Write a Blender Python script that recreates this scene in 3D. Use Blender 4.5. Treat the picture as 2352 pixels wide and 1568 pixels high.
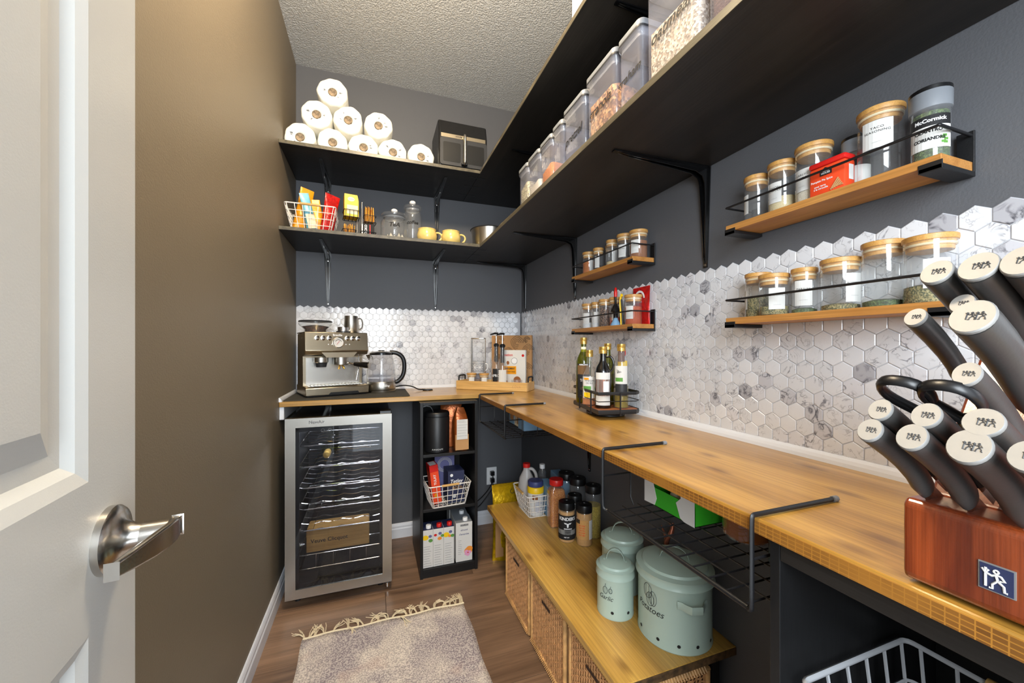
import bpy, bmesh, math, random
from math import sin, cos, pi, radians, sqrt, atan2, hypot
from mathutils import Vector, Matrix
random.seed(7)
sc = bpy.context.scene
for o in list(bpy.data.objects): bpy.data.objects.remove(o)
COL = sc.collection

# ---------------------------------------------------------------- camera, world, lamps, exposure
YAW = radians(19.7)
cam_d = bpy.data.cameras.new('camera'); cam = bpy.data.objects.new('camera', cam_d); COL.objects.link(cam)
cam.location = (0, 0, 1.18); cam.rotation_euler = (pi/2, 0, -YAW)
cam_d.sensor_width = 36; cam_d.lens = 36*888/2352; cam_d.shift_y = 13/2352
cam_d.clip_start = 0.02; cam_d.clip_end = 50
sc.camera = cam
world = bpy.data.worlds.new('world'); sc.world = world; world.use_nodes = True
bg = world.node_tree.nodes['Background']
bg.inputs[0].default_value = (0.84, 0.92, 1.0, 1); bg.inputs[1].default_value = 1.15
def lamp(name, loc, rot, power, color, size, sizey=None, kind='AREA'):
    d = bpy.data.lights.new(name, kind); d.energy = power; d.color = color
    if kind == 'AREA':
        d.shape = 'RECTANGLE' if sizey else 'DISK'; d.size = size
        if sizey: d.size_y = sizey
    else: d.shadow_soft_size = size
    o = bpy.data.objects.new(name, d); o.location = loc; o.rotation_euler = rot; COL.objects.link(o); return o
lamp('ceiling_lamp', (0.08, 0.90, 2.62), (0, 0, 0), 34, (1.0, 0.81, 0.56), 0.09, kind='POINT')
lamp('doorway_fill', (-0.22, -0.72, 1.60), (radians(82), 0, radians(-24)), 25, (0.86, 0.94, 1.0), 1.0, 1.0)  # added fill light, standing in for daylight through the doorway behind the camera
sc.cycles.transparent_max_bounces = 40
sc.view_settings.view_transform = 'Standard'; sc.view_settings.look = 'None'
sc.view_settings.exposure = 1.38; sc.view_settings.gamma = 1; sc.view_settings.use_curve_mapping = False

# ---------------------------------------------------------------- mesh helpers
class MB:
    def __init__(s): s.v = []; s.f = []; s.m = []; s.mi = 0
    def add(s, vs, fs):
        b = len(s.v); s.v += [tuple(p) for p in vs]
        for f in fs: s.f.append([b+i for i in f]); s.m.append(s.mi)
        return s
    def box(s, x0, y0, z0, x1, y1, z1, c=0.0):
        if x0 > x1: x0, x1 = x1, x0
        if y0 > y1: y0, y1 = y1, y0
        if z0 > z1: z0, z1 = z1, z0
        if c <= 0:
            vs = [(x, y, z) for z in (z0, z1) for y in (y0, y1) for x in (x0, x1)]
            return s.add(vs, [(0,2,3,1),(4,5,7,6),(0,1,5,4),(2,6,7,3),(0,4,6,2),(1,3,7,5)])
        c = min(c, (x1-x0)*.49, (y1-y0)*.49, (z1-z0)*.49)
        bm = bmesh.new(); bmesh.ops.create_cube(bm, size=1)
        for v in bm.verts: v.co = ((x0+x1)/2+v.co.x*(x1-x0), (y0+y1)/2+v.co.y*(y1-y0), (z0+z1)/2+v.co.z*(z1-z0))
        bmesh.ops.bevel(bm, geom=bm.edges[:], offset=c, segments=2, affect='EDGES', profile=0.5)
        return s.bm(bm)
    def bm(s, bm, M=None):
        bm.verts.index_update()
        vs = [(M @ v.co if M else v.co.copy()) for v in bm.verts]; fs = [[v.index for v in f.verts] for f in bm.faces]; bm.free()
        return s.add(vs, fs)
    def prism(s, poly, axis, a, b, c=0.0):   # poly: 2D points; axis 'x','y','z' extrusion from a to b
        def P(p, t):
            return {'x': (t, p[0], p[1]), 'y': (p[0], t, p[1]), 'z': (p[0], p[1], t)}[axis]
        n = len(poly); vs = [P(p, a) for p in poly]+[P(p, b) for p in poly]
        fs = [list(range(n))[::-1], list(range(n, 2*n))]+[(i, (i+1) % n, n+(i+1) % n, n+i) for i in range(n)]
        ar = sum(poly[i][0]*poly[(i+1) % n][1]-poly[(i+1) % n][0]*poly[i][1] for i in range(n))
        flip = (ar < 0) ^ (axis == 'y') ^ (b < a)
        if flip: fs = [list(f)[::-1] for f in fs]
        return s.add(vs, fs)
    def lathe(s, prof, n=24, c=(0, 0, 0), caps=True, sx=1, sy=1):
        vs = []; fs = []
        for r, z in prof:
            for i in range(n):
                a = 2*pi*i/n; vs.append((c[0]+r*cos(a)*sx, c[1]+r*sin(a)*sy, c[2]+z))
        for k in range(len(prof)-1):
            for i in range(n):
                j = (i+1) % n; fs.append((k*n+i, k*n+j, (k+1)*n+j, (k+1)*n+i))
        if caps:
            if prof[0][0] > 1e-5: fs.append(list(range(n))[::-1])
            if prof[-1][0] > 1e-5: fs.append([(len(prof)-1)*n+i for i in range(n)])
        return s.add(vs, fs)
    def tube(s, pts, r, n=6, closed=False, ry=None, up=None, caps=True):
        pts = [Vector(p) for p in pts]; N = len(pts)
        R = r if isinstance(r, (list, tuple)) else [r]*N
        RY = (ry if isinstance(ry, (list, tuple)) else [ry]*N) if ry is not None else R
        vs = []; prev = Vector(up) if up is not None else None
        for i, p in enumerate(pts):
            if closed: t = pts[(i+1) % N]-pts[i-1]
            else: t = pts[min(i+1, N-1)]-pts[max(i-1, 0)]
            if t.length < 1e-9: t = Vector((0, 0, 1))
            t.normalize()
            if prev is None: prev = Vector((0, 0, 1)) if abs(t.z) < .9 else Vector((1, 0, 0))
            u = (Vector(up) if up is not None else prev); u = u-t*u.dot(t)
            if u.length < 1e-6: u = t.orthogonal()
            u.normalize(); w = t.cross(u); prev = u
            for k in range(n):
                a = 2*pi*k/n; vs.append(p+u*cos(a)*R[i]+w*sin(a)*RY[i])
        fs = []
        for i in range(N if closed else N-1):
            j = (i+1) % N
            for k in range(n):
                l = (k+1) % n; fs.append((i*n+k, i*n+l, j*n+l, j*n+k))
        if not closed and caps: fs.append(list(range(n))[::-1]); fs.append([(N-1)*n+k for k in range(n)])
        return s.add(vs, fs)
    def quad(s, a, b, c, d): return s.add([a, b, c, d], [(0, 1, 2, 3)])
    def patch(s, r, z0, z1, a0, a1, n=8, sx=1, sy=1, c=(0, 0)):
        vs = []; fs = []
        for i in range(n+1):
            a = a0+(a1-a0)*i/n
            vs += [(c[0]+r*cos(a)*sx, c[1]+r*sin(a)*sy, z0), (c[0]+r*cos(a)*sx, c[1]+r*sin(a)*sy, z1)]
        for i in range(n): fs.append((2*i, 2*i+2, 2*i+3, 2*i+1))
        return s.add(vs, fs)
    def xf(s, M, start=0):
        for i in range(start, len(s.v)): s.v[i] = tuple(M @ Vector(s.v[i]))
        return s
    def mesh(s, name, mats, smooth=None):
        me = bpy.data.meshes.new(name); me.from_pydata(s.v, [], s.f)
        for m in (mats if isinstance(mats, (list, tuple)) else [mats]): me.materials.append(m)
        if any(s.m): me.polygons.foreach_set('material_index', s.m)
        if smooth is not None:
            me.polygons.foreach_set('use_smooth', [True]*len(me.polygons))
            if smooth < 180: me.set_sharp_from_angle(angle=radians(smooth))
        me.update(); return me
    def build(s, name, mats, parent=None, smooth=None, loc=None, rz=0, kind=None):
        o = bpy.data.objects.new(name, s.mesh(name, mats, smooth)); COL.objects.link(o)
        if parent: o.parent = parent
        if loc: o.location = loc
        if rz: o.rotation_euler = (0, 0, rz)
        if kind: o['kind'] = kind
        return o
def thing(name, label, cat, loc=(0, 0, 0), rz=0, group=None):
    o = bpy.data.objects.new(name, None); COL.objects.link(o); o.location = loc; o.rotation_euler = (0, 0, rz)
    o.empty_display_size = .02; return tag(o, label, cat, group)
def tag(o, label, cat, group=None):
    o['label'] = label; o['category'] = cat
    if group: o['group'] = group
    return o
def struct(name, mb, mats, smooth=None):
    o = mb.build(name, mats, None, smooth); o['kind'] = 'structure'; return o
def dup(root, loc, rz, label):
    c = root.copy(); COL.objects.link(c); c.location = loc; c.rotation_euler = (0, 0, rz); c['label'] = label
    for ch in list(root.children):
        d = ch.copy(); COL.objects.link(d); d.parent = c
        for g in list(ch.children):
            e = g.copy(); COL.objects.link(e); e.parent = d
    return c
def text(s, size, mat, parent, pos=(0, 0, 0), right=(1, 0, 0), up=(0, 0, 1), bend=None, align='CENTER', thick=0.0, name='lettering', space=1.0, shear=0.0, bold=0.0, sx=1.0, line=1.0):
    cu = bpy.data.curves.new('t', 'FONT'); cu.body = s; cu.size = size; cu.align_x = align; cu.align_y = 'CENTER'
    cu.resolution_u = 3; cu.space_character = space; cu.shear = shear; cu.offset = bold; cu.space_line = line
    ob = bpy.data.objects.new('t', cu); COL.objects.link(ob)
    dg = bpy.context.evaluated_depsgraph_get(); me = bpy.data.meshes.new_from_object(ob.evaluated_get(dg))
    bpy.data.objects.remove(ob); bpy.data.curves.remove(cu)
    R = Vector(right).normalized(); U = Vector(up).normalized(); Pp = Vector(pos)
    for v in me.vertices:
        x, y = v.co.x*sx, v.co.y
        if bend:   # (radius, angle, z)
            a = bend[1]+x/bend[0]; rr = bend[0]; ex = bend[3] if len(bend) > 3 else (1, 1)
            v.co = (rr*cos(a)*ex[0], rr*sin(a)*ex[1], bend[2]+y)
        else: v.co = Pp+R*x+U*y
    me.materials.clear(); me.materials.append(mat); me.name = name
    o = bpy.data.objects.new(name, me); COL.objects.link(o); o.parent = parent; return o
def arc(cx, cy, r, a0, a1, n): return [(cx+r*cos(a0+(a1-a0)*i/n), cy+r*sin(a0+(a1-a0)*i/n)) for i in range(n+1)]
def rrect(x0, y0, x1, y1, r, n=4):
    return arc(x1-r, y1-r, r, 0, pi/2, n)+arc(x0+r, y1-r, r, pi/2, pi, n)+arc(x0+r, y0+r, r, pi, 1.5*pi, n)+arc(x1-r, y0+r, r, 1.5*pi, 2*pi, n)
def ease(pts, k=3):   # round a polyline by corner cutting
    P = [Vector(p) for p in pts]
    for _ in range(k):
        Q = [P[0]]
        for a, b in zip(P[:-1], P[1:]): Q += [a*.75+b*.25, a*.25+b*.75]
        Q.append(P[-1]); P = Q
    return P

# ---------------------------------------------------------------- material helpers
def lin(c): return tuple(((x/255)/12.92 if x/255 <= .04045 else ((x/255+.055)/1.055)**2.4) for x in c)+(1,)
def mat(name, rgb, rough=.5, metal=0, bump=0, bscale=50, spec=.5, coat=0, var=0, vscale=5, trans=0, ior=1.45, stretch=(1, 1, 1), sheen=0, emit=None):
    m = bpy.data.materials.new(name); m.use_nodes = True; nt = m.node_tree; b = nt.nodes['Principled BSDF']
    b.inputs['Base Color'].default_value = lin(rgb); b.inputs['Roughness'].default_value = rough; b.inputs['Metallic'].default_value = metal
    b.inputs['Specular IOR Level'].default_value = spec; b.inputs['Coat Weight'].default_value = coat; b.inputs['Coat Roughness'].default_value = .1
    b.inputs['Transmission Weight'].default_value = trans; b.inputs['IOR'].default_value = ior
    if bump or var:
        tc = nt.nodes.new('ShaderNodeTexCoord'); mp = nt.nodes.new('ShaderNodeMapping'); mp.inputs['Scale'].default_value = stretch
        nt.links.new(tc.outputs['Object'], mp.inputs[0])
    if bump:
        n = nt.nodes.new('ShaderNodeTexNoise'); n.inputs['Scale'].default_value = bscale; n.inputs['Detail'].default_value = 3
        bp = nt.nodes.new('ShaderNodeBump'); bp.inputs['Strength'].default_value = bump; bp.inputs['Distance'].default_value = .002
        nt.links.new(mp.outputs[0], n.inputs['Vector']); nt.links.new(n.outputs[0], bp.inputs['Height']); nt.links.new(bp.outputs[0], b.inputs['Normal'])
    if var:
        n = nt.nodes.new('ShaderNodeTexNoise'); n.inputs['Scale'].default_value = vscale; n.inputs['Detail'].default_value = 4
        r = nt.nodes.new('ShaderNodeValToRGB'); r.color_ramp.elements[0].position = .3; r.color_ramp.elements[1].position = .7
        r.color_ramp.elements[0].color = lin([max(0, x*(1-var)) for x in rgb]); r.color_ramp.elements[1].color = lin([min(255, x*(1+var)) for x in rgb])
        nt.links.new(mp.outputs[0], n.inputs['Vector']); nt.links.new(n.outputs[0], r.inputs[0]); nt.links.new(r.outputs[0], b.inputs['Base Color'])
    return m
def wood(name, c1, c2, axis='y', scale=1.0, rough=.4, dark=None, objrand=0.0, coat=0, knots=True, bump=.15):
    m = bpy.data.materials.new(name); m.use_nodes = True; nt = m.node_tree; N = nt.nodes; L = nt.links; b = N['Principled BSDF']
    tc = N.new('ShaderNodeTexCoord'); mp = N.new('ShaderNodeMapping')
    st = {'x': (1.3, 10, 10), 'y': (10, 1.3, 10), 'z': (10, 10, 1.3)}[axis]
    mp.inputs['Scale'].default_value = [q*scale for q in st]; L.new(tc.outputs['Object'], mp.inputs[0])
    vec = mp.outputs[0]
    if objrand:
        oi = N.new('ShaderNodeObjectInfo'); ad = N.new('ShaderNodeVectorMath'); ad.operation = 'ADD'; mu = N.new('ShaderNodeMath'); mu.operation = 'MULTIPLY'; mu.inputs[1].default_value = 37
        L.new(oi.outputs['Random'], mu.inputs[0]); L.new(mu.outputs[0], ad.inputs[1]); L.new(vec, ad.inputs[0]); vec = ad.outputs[0]
    n1 = N.new('ShaderNodeTexNoise'); n1.inputs['Scale'].default_value = 1.1; n1.inputs['Detail'].default_value = 5; n1.inputs['Distortion'].default_value = 1.3
    L.new(vec, n1.inputs['Vector'])
    n2 = N.new('ShaderNodeTexNoise'); n2.inputs['Scale'].default_value = 9; n2.inputs['Detail'].default_value = 4; mp3 = N.new('ShaderNodeMapping')
    mp3.inputs['Scale'].default_value = {'x': (.28, 2.6, 2.6), 'y': (2.6, .28, 2.6), 'z': (2.6, 2.6, .28)}[axis]; L.new(vec, mp3.inputs[0]); L.new(mp3.outputs[0], n2.inputs['Vector'])
    r = N.new('ShaderNodeValToRGB'); r.color_ramp.elements[0].position = .32; r.color_ramp.elements[1].position = .66
    r.color_ramp.elements[0].color = lin(c1); r.color_ramp.elements[1].color = lin(c2); L.new(n1.outputs[0], r.inputs[0])
    r2 = N.new('ShaderNodeValToRGB'); r2.color_ramp.elements[0].position = .35; r2.color_ramp.elements[1].position = .62
    r2.color_ramp.elements[0].color = (.62, .60, .56, 1); r2.color_ramp.elements[1].color = (1, 1, 1, 1); L.new(n2.outputs[0], r2.inputs[0])
    mx = N.new('ShaderNodeMixRGB'); mx.blend_type = 'MULTIPLY'; mx.inputs[0].default_value = .7; L.new(r.outputs[0], mx.inputs[1]); L.new(r2.outputs[0], mx.inputs[2])
    out = mx.outputs[0]
    if knots:
        mp2 = N.new('ShaderNodeMapping'); k = {'x': (5, 11, 11), 'y': (11, 5, 11), 'z': (11, 11, 5)}[axis]; mp2.inputs['Scale'].default_value = [q*scale for q in k]
        L.new(tc.outputs['Object'], mp2.inputs[0]); vo = N.new('ShaderNodeTexVoronoi'); vo.voronoi_dimensions = '2D'; vo.inputs['Scale'].default_value = 1.0; L.new(mp2.outputs[0], vo.inputs['Vector'])
        r3 = N.new('ShaderNodeValToRGB'); r3.color_ramp.elements[0].position = .03; r3.color_ramp.elements[1].position = .15
        r3.color_ramp.elements[0].color = (.42, .33, .25, 1); r3.color_ramp.elements[1].color = (1, 1, 1, 1); L.new(vo.outputs[0], r3.inputs[0])
        m3 = N.new('ShaderNodeMixRGB'); m3.blend_type = 'MULTIPLY'; m3.inputs[0].default_value = .8; L.new(out, m3.inputs[1]); L.new(r3.outputs[0], m3.inputs[2]); out = m3.outputs[0]
    if objrand:
        hs = N.new('ShaderNodeHueSaturation'); mr = N.new('ShaderNodeMapRange'); mr.inputs['To Min'].default_value = 1-objrand; mr.inputs['To Max'].default_value = 1+objrand
        L.new(oi.outputs['Random'], mr.inputs['Value']); L.new(mr.outputs[0], hs.inputs['Value']); L.new(out, hs.inputs['Color']); out = hs.outputs[0]
    L.new(out, b.inputs['Base Color']); b.inputs['Roughness'].default_value = rough; b.inputs['Coat Weight'].default_value = coat; b.inputs['Coat Roughness'].default_value = .18
    bp = N.new('ShaderNodeBump'); bp.inputs['Strength'].default_value = bump; bp.inputs['Distance'].default_value = .001; L.new(n2.outputs[0], bp.inputs['Height']); L.new(bp.outputs[0], b.inputs['Normal'])
    return m
def glassy(name, tint=(1, 1, 1), rough=.03, refl=1.0, haze=0.0, hcol=(.8, .8, .82)):
    m = bpy.data.materials.new(name); m.use_nodes = True; nt = m.node_tree; N = nt.nodes; L = nt.links; N.remove(N['Principled BSDF'])
    t = N.new('ShaderNodeBsdfTransparent'); t.inputs[0].default_value = tuple(tint)+(1,)
    g = N.new('ShaderNodeBsdfGlossy'); g.inputs['Roughness'].default_value = rough
    lw = N.new('ShaderNodeFresnel'); lw.inputs['IOR'].default_value = 1.5; mu = N.new('ShaderNodeMath'); mu.operation = 'MULTIPLY'; mu.use_clamp = True; ge = N.new('ShaderNodeNewGeometry'); iv = N.new('ShaderNodeMath'); iv.operation = 'SUBTRACT'; iv.inputs[0].default_value = 1; L.new(ge.outputs['Backfacing'], iv.inputs[1]); i2 = N.new('ShaderNodeMath'); i2.operation = 'MULTIPLY'; i2.inputs[1].default_value = refl; L.new(iv.outputs[0], i2.inputs[0]); L.new(i2.outputs[0], mu.inputs[1])
    mx = N.new('ShaderNodeMixShader'); L.new(lw.outputs[0], mu.inputs[0]); L.new(mu.outputs[0], mx.inputs[0]); L.new(t.outputs[0], mx.inputs[1]); L.new(g.outputs[0], mx.inputs[2])
    out = mx.outputs[0]
    if haze:
        df = N.new('ShaderNodeBsdfDiffuse'); df.inputs[0].default_value = tuple(hcol)+(1,); m2 = N.new('ShaderNodeMixShader'); m2.inputs[0].default_value = haze
        L.new(out, m2.inputs[1]); L.new(df.outputs[0], m2.inputs[2]); out = m2.outputs[0]
    L.new(out, N['Material Output'].inputs[0]); return m
def speck(name, cs, scale=300, rough=.8, bump=.5):   # granular contents: colours picked cell by cell
    m = bpy.data.materials.new(name); m.use_nodes = True; nt = m.node_tree; N = nt.nodes; L = nt.links; b = N['Principled BSDF']
    tc = N.new('ShaderNodeTexCoord'); vo = N.new('ShaderNodeTexVoronoi'); vo.inputs['Scale'].default_value = scale; L.new(tc.outputs['Object'], vo.inputs['Vector'])
    sp = N.new('ShaderNodeSeparateColor'); L.new(vo.outputs['Color'], sp.inputs[0])
    r = N.new('ShaderNodeValToRGB'); r.color_ramp.interpolation = 'CONSTANT'
    while len(r.color_ramp.elements) < len(cs): r.color_ramp.elements.new(.5)
    for i, c in enumerate(cs): r.color_ramp.elements[i].position = i/len(cs); r.color_ramp.elements[i].color = lin(c)
    L.new(sp.outputs[0], r.inputs[0]); L.new(r.outputs[0], b.inputs['Base Color']); b.inputs['Roughness'].default_value = rough
    bp = N.new('ShaderNodeBump'); bp.inputs['Strength'].default_value = bump; bp.inputs['Distance'].default_value = .002; L.new(vo.outputs[0], bp.inputs['Height']); L.new(bp.outputs[0], b.inputs['Normal'])
    return m
M = {}
M['paint'] = mat('slate_paint', (87, 88, 92), .55, bump=.25, bscale=260)
M['paint_left'] = mat('slate_paint_warm_lit', (118, 107, 90), .5, bump=.3, bscale=260)  # same slate paint, with the warm lamp light put into its colour
M['white_trim'] = mat('white_trim_paint', (214, 216, 222), .4)
M['door_white'] = mat('door_paint', (200, 200, 196), .38, bump=.08, bscale=500)
M['black_wood'] = wood('black_stained_pine', (16, 15, 15), (34, 31, 29), 'x', 1.0, .42, knots=False, bump=.3)
M['black_wood_y'] = wood('black_stained_pine_long', (17, 15, 14), (36, 32, 29), 'y', 1.0, .42, knots=False, bump=.3)
M['black_edge'] = wood('lit_shelf_edge', (66, 60, 48), (104, 96, 76), 'y', 2.0, .35, knots=False)  # light on the black stained edges is put into this paler colour
M['black_lam'] = mat('black_laminate', (19, 19, 20), .38, bump=.2, bscale=120, stretch=(1, 1, .08))
M['counter'] = wood('honey_pine', (152, 108, 40), (196, 152, 74), 'y', .75, .3, coat=.35)
M['counter_x'] = wood('honey_pine_across', (160, 118, 54), (200, 158, 90), 'x', .75, .3, coat=.35)
def edge_mat():
    m = mat('edge_grid_pine', (150, 100, 36), .4); nt = m.node_tree; N = nt.nodes; L = nt.links
    tc = N.new('ShaderNodeTexCoord'); sp = N.new('ShaderNodeSeparateXYZ'); cb = N.new('ShaderNodeCombineXYZ'); L.new(tc.outputs['Object'], sp.inputs[0]); L.new(sp.outputs['Y'], cb.inputs[0]); L.new(sp.outputs['Z'], cb.inputs[1])
    br = N.new('ShaderNodeTexBrick'); br.offset = 0; br.inputs['Scale'].default_value = 1; br.inputs['Brick Width'].default_value = .0105; br.inputs['Row Height'].default_value = .0055; br.inputs['Mortar Size'].default_value = .0008; br.inputs['Mortar Smooth'].default_value = .6
    br.inputs['Color1'].default_value = lin((84, 50, 18)); br.inputs['Color2'].default_value = lin((108, 68, 26)); br.inputs['Mortar'].default_value = lin((160, 110, 42)); L.new(cb.outputs[0], br.inputs['Vector'])
    n = N.new('ShaderNodeTexNoise'); n.inputs['Scale'].default_value = 9; L.new(tc.outputs['Object'], n.inputs['Vector']); r = N.new('ShaderNodeValToRGB'); r.color_ramp.elements[0].position = .35; r.color_ramp.elements[1].position = .7; L.new(n.outputs[0], r.inputs[0])
    mx = N.new('ShaderNodeMixRGB'); L.new(r.outputs[0], mx.inputs[0]); L.new(br.outputs[0], mx.inputs[1]); mx.inputs[2].default_value = lin((140, 94, 36)); L.new(mx.outputs[0], N['Principled BSDF'].inputs['Base Color']); return m
M['counter_edge'] = edge_mat()
M['bench'] = wood('bench_pine', (170, 126, 54), (210, 168, 86), 'y', .7, .33, coat=.25)
M['bench_end'] = mat('raw_bench_end', (84, 62, 38), .7, bump=.8, bscale=90, var=.3, vscale=60)
M['rackwood'] = wood('oak_rack', (168, 112, 52), (198, 142, 76), 'y', 1.6, .45, knots=False)
M['bamboo'] = wood('bamboo', (206, 160, 92), (226, 184, 118), 'x', 1.4, .4, knots=False)
M['cherry'] = wood('cherry_block', (92, 34, 14), (140, 62, 26), 'z', 2.2, .28, coat=.5, knots=False)
M['lidwood'] = wood('bamboo_lid', (186, 134, 66), (208, 160, 92), 'x', 4, .42, knots=False)
M['walnut'] = wood('walnut_base', (120, 66, 34), (160, 96, 56), 'x', 3, .4, knots=False)
M['floor'] = wood('vinyl_plank', (98, 74, 56), (142, 112, 88), 'x', .9, .42, objrand=.14, knots=False, bump=.2)
M['gap'] = mat('plank_gap', (48, 34, 26), .8)
M['black_metal'] = mat('black_powder_metal', (20, 20, 22), .42, bump=.1, bscale=300)
M['gloss_black'] = mat('gloss_black_steel', (9, 9, 10), .14, coat=.6)
M['white_metal'] = mat('white_coated_wire', (226, 220, 212), .4)
M['grey_metal'] = mat('grey_coated_wire', (160, 162, 166), .4)
M['steel'] = mat('brushed_steel', (182, 178, 170), .27, 1, bump=.12, bscale=400, stretch=(1, 1, 30))
M['steel_h'] = mat('brushed_steel_across', (172, 160, 138), .28, 1, bump=.12, bscale=400, stretch=(.05, 1, 1))  # golden tint: warm reflections put into the steel colour
M['chrome'] = mat('chrome', (215, 213, 210), .1, 1)
M['nickel'] = mat('satin_nickel', (190, 186, 180), .24, 1, bump=.05, bscale=300)
M['cap_steel'] = mat('satin_cap_steel', (140, 139, 137), .58, .5, bump=.1, bscale=60)
M['handle_black'] = mat('matte_black_grip', (64, 63, 62), .36, .25, bump=.06, bscale=300)
M['plastic_black'] = mat('black_plastic', (16, 16, 18), .35)
M['plastic_grey'] = mat('grey_plastic', (120, 124, 130), .4)
M['dark_grey'] = mat('dark_grey_plastic', (40, 41, 44), .45)
M['white'] = mat('white_plastic', (225, 226, 228), .4)
M['paper'] = mat('paper_label', (204, 203, 200), .75)
M['cream'] = mat('cream_paper', (228, 216, 186), .75)
M['ink'] = mat('black_ink', (22, 22, 24), .7)
M['grey_ink'] = mat('grey_ink', (110, 112, 116), .7)
M['red'] = mat('red_plastic', (196, 30, 26), .35)
M['orange_red'] = mat('orange_red_print', (222, 70, 32), .45)
M['blue'] = mat('blue_print', (54, 62, 110), .45)
M['navy'] = mat('navy_print', (38, 44, 74), .5)
M['light_blue'] = mat('light_blue_print', (120, 158, 190), .5)
M['yellow'] = mat('yellow_plastic', (232, 190, 20), .4)
M['green'] = mat('green_card', (50, 160, 34), .5)
M['foil_yellow'] = mat('yellow_foil', (206, 168, 22), .25, .6, bump=1, bscale=60, var=.12, vscale=40)
M['foil_orange'] = mat('orange_foil', (226, 150, 24), .3, .1, bump=.8, bscale=40)
M['foil_red'] = mat('red_foil', (176, 24, 22), .28, .1, bump=.9, bscale=60, var=.2, vscale=60)
M['foil_blue'] = mat('blue_foil', (110, 178, 200), .35, .1, bump=.7, bscale=40)
M['foil_copper'] = mat('copper_foil', (150, 78, 34), .25, .5, bump=1, bscale=40)
M['kraft'] = mat('kraft_paper', (176, 132, 86), .7, bump=.5, bscale=30, var=.08)
M['tin_green'] = mat('sage_enamel', (166, 184, 172), .34, bump=.03, bscale=20)
M['mug'] = mat('yellow_glaze', (226, 196, 116), .22, coat=.4, bump=.6, bscale=60)
M['mat_rubber'] = mat('dark_drying_mat', (60, 57, 50), .85, bump=.4, bscale=500)
M['glass'] = glassy('clear_glass', (.97, .98, .98), .03, 1.5, .05)
M['kettle_glass'] = glassy('kettle_glass', (.84, .84, .85), .02, 1.8, .05)
M['acrylic'] = glassy('clear_acrylic', (.93, .93, .96), .06, 1.4, .13, (.62, .62, .70))
M['glass_dark'] = glassy('tinted_door_glass', (.80, .81, .85), .015, 1.5)
M['glass_green'] = glassy('olive_glass', (.50, .54, .14), .03, 1.3)
M['oil'] = mat('olive_oil', (150, 132, 20), .15, trans=.5, ior=1.3)
M['amber'] = mat('amber_liquid', (176, 96, 20), .12, trans=.4, ior=1.3)
M['peach'] = mat('peach_syrup', (214, 138, 88), .15, trans=.4, ior=1.3)
M['jug'] = mat('milky_jug', (196, 192, 190), .35, trans=.25)
M['gold'] = mat('gold_cap', (206, 168, 88), .3, .8)
M['copper'] = mat('rose_copper', (176, 108, 84), .3, .7)
M['rattan'] = mat('rattan', (186, 136, 90), .5, var=.12, vscale=60, bump=.5, bscale=200)
M['rattan_rim'] = mat('rattan_rim', (196, 150, 96), .45, var=.15, vscale=30, bump=.6, bscale=120)
M['wicker_dark'] = mat('wicker_inner_shade', (58, 36, 22), .8)  # shade inside the baskets and hand slot, put into the colour
M['tassel'] = mat('cotton_fringe', (222, 206, 174), .9, bump=.6, bscale=300)
M['towel'] = mat('paper_towel', (238, 236, 226), .6, bump=.9, bscale=70)
M['card_core'] = mat('cardboard_core', (120, 104, 84), .7, var=.4, vscale=80)
M['dark_in'] = mat('dark_interior', (14, 15, 17), .5)
M['fridge_in'] = mat('fridge_liner', (30, 32, 36), .4)
M['tea_bag'] = mat('tea_sachet', (206, 198, 180), .8)
M['pinkflower'] = mat('pink_print', (214, 150, 186), .6)
M['orange_print'] = mat('orange_print', (224, 138, 46), .6)
M['leaf_print'] = mat('green_print', (86, 140, 60), .6)
M['lilac'] = mat('lilac_print', (96, 96, 140), .6)
# granular contents
for n, cs, s in (('herb', [(96, 92, 52), (132, 120, 74), (70, 74, 40), (150, 138, 92)], 420), ('green_herb', [(60, 80, 40), (84, 104, 58), (44, 60, 30)], 420),
                 ('pepper', [(50, 32, 26), (92, 62, 46), (34, 24, 22), (130, 100, 78)], 330), ('powder', [(206, 190, 150), (198, 180, 138)], 900), ('pale', [(222, 214, 196), (214, 206, 186)], 900),
                 ('cinnamon', [(146, 88, 44), (134, 78, 38)], 900), ('orange_powder', [(192, 106, 28), (178, 96, 24)], 900), ('paprika', [(168, 62, 14), (184, 78, 20)], 900), ('dark_spice', [(40, 30, 26), (56, 42, 34)], 500),
                 ('oats', [(204, 190, 164), (178, 160, 132), (222, 210, 188), (150, 132, 106)], 230), ('granola', [(176, 124, 70), (140, 92, 50), (200, 154, 98), (112, 72, 40)], 130),
                 ('rice', [(206, 198, 160), (120, 110, 84), (184, 176, 130)], 330), ('lentil', [(214, 128, 30), (196, 112, 24)], 400), ('mustard', [(176, 150, 34), (150, 126, 26), (196, 170, 60)], 420),
                 ('seasoning', [(190, 112, 36), (206, 138, 60), (160, 88, 30)], 420), ('tan_spice', [(206, 156, 92), (196, 146, 84)], 600), ('coffee', [(52, 28, 16), (86, 48, 26), (36, 20, 12)], 160), ('brown', [(96, 66, 58), (84, 58, 52)], 300),
                 ('salt', [(224, 226, 228), (206, 210, 214)], 700)):
    M[n] = speck(n+'_grains', cs, s)
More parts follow.
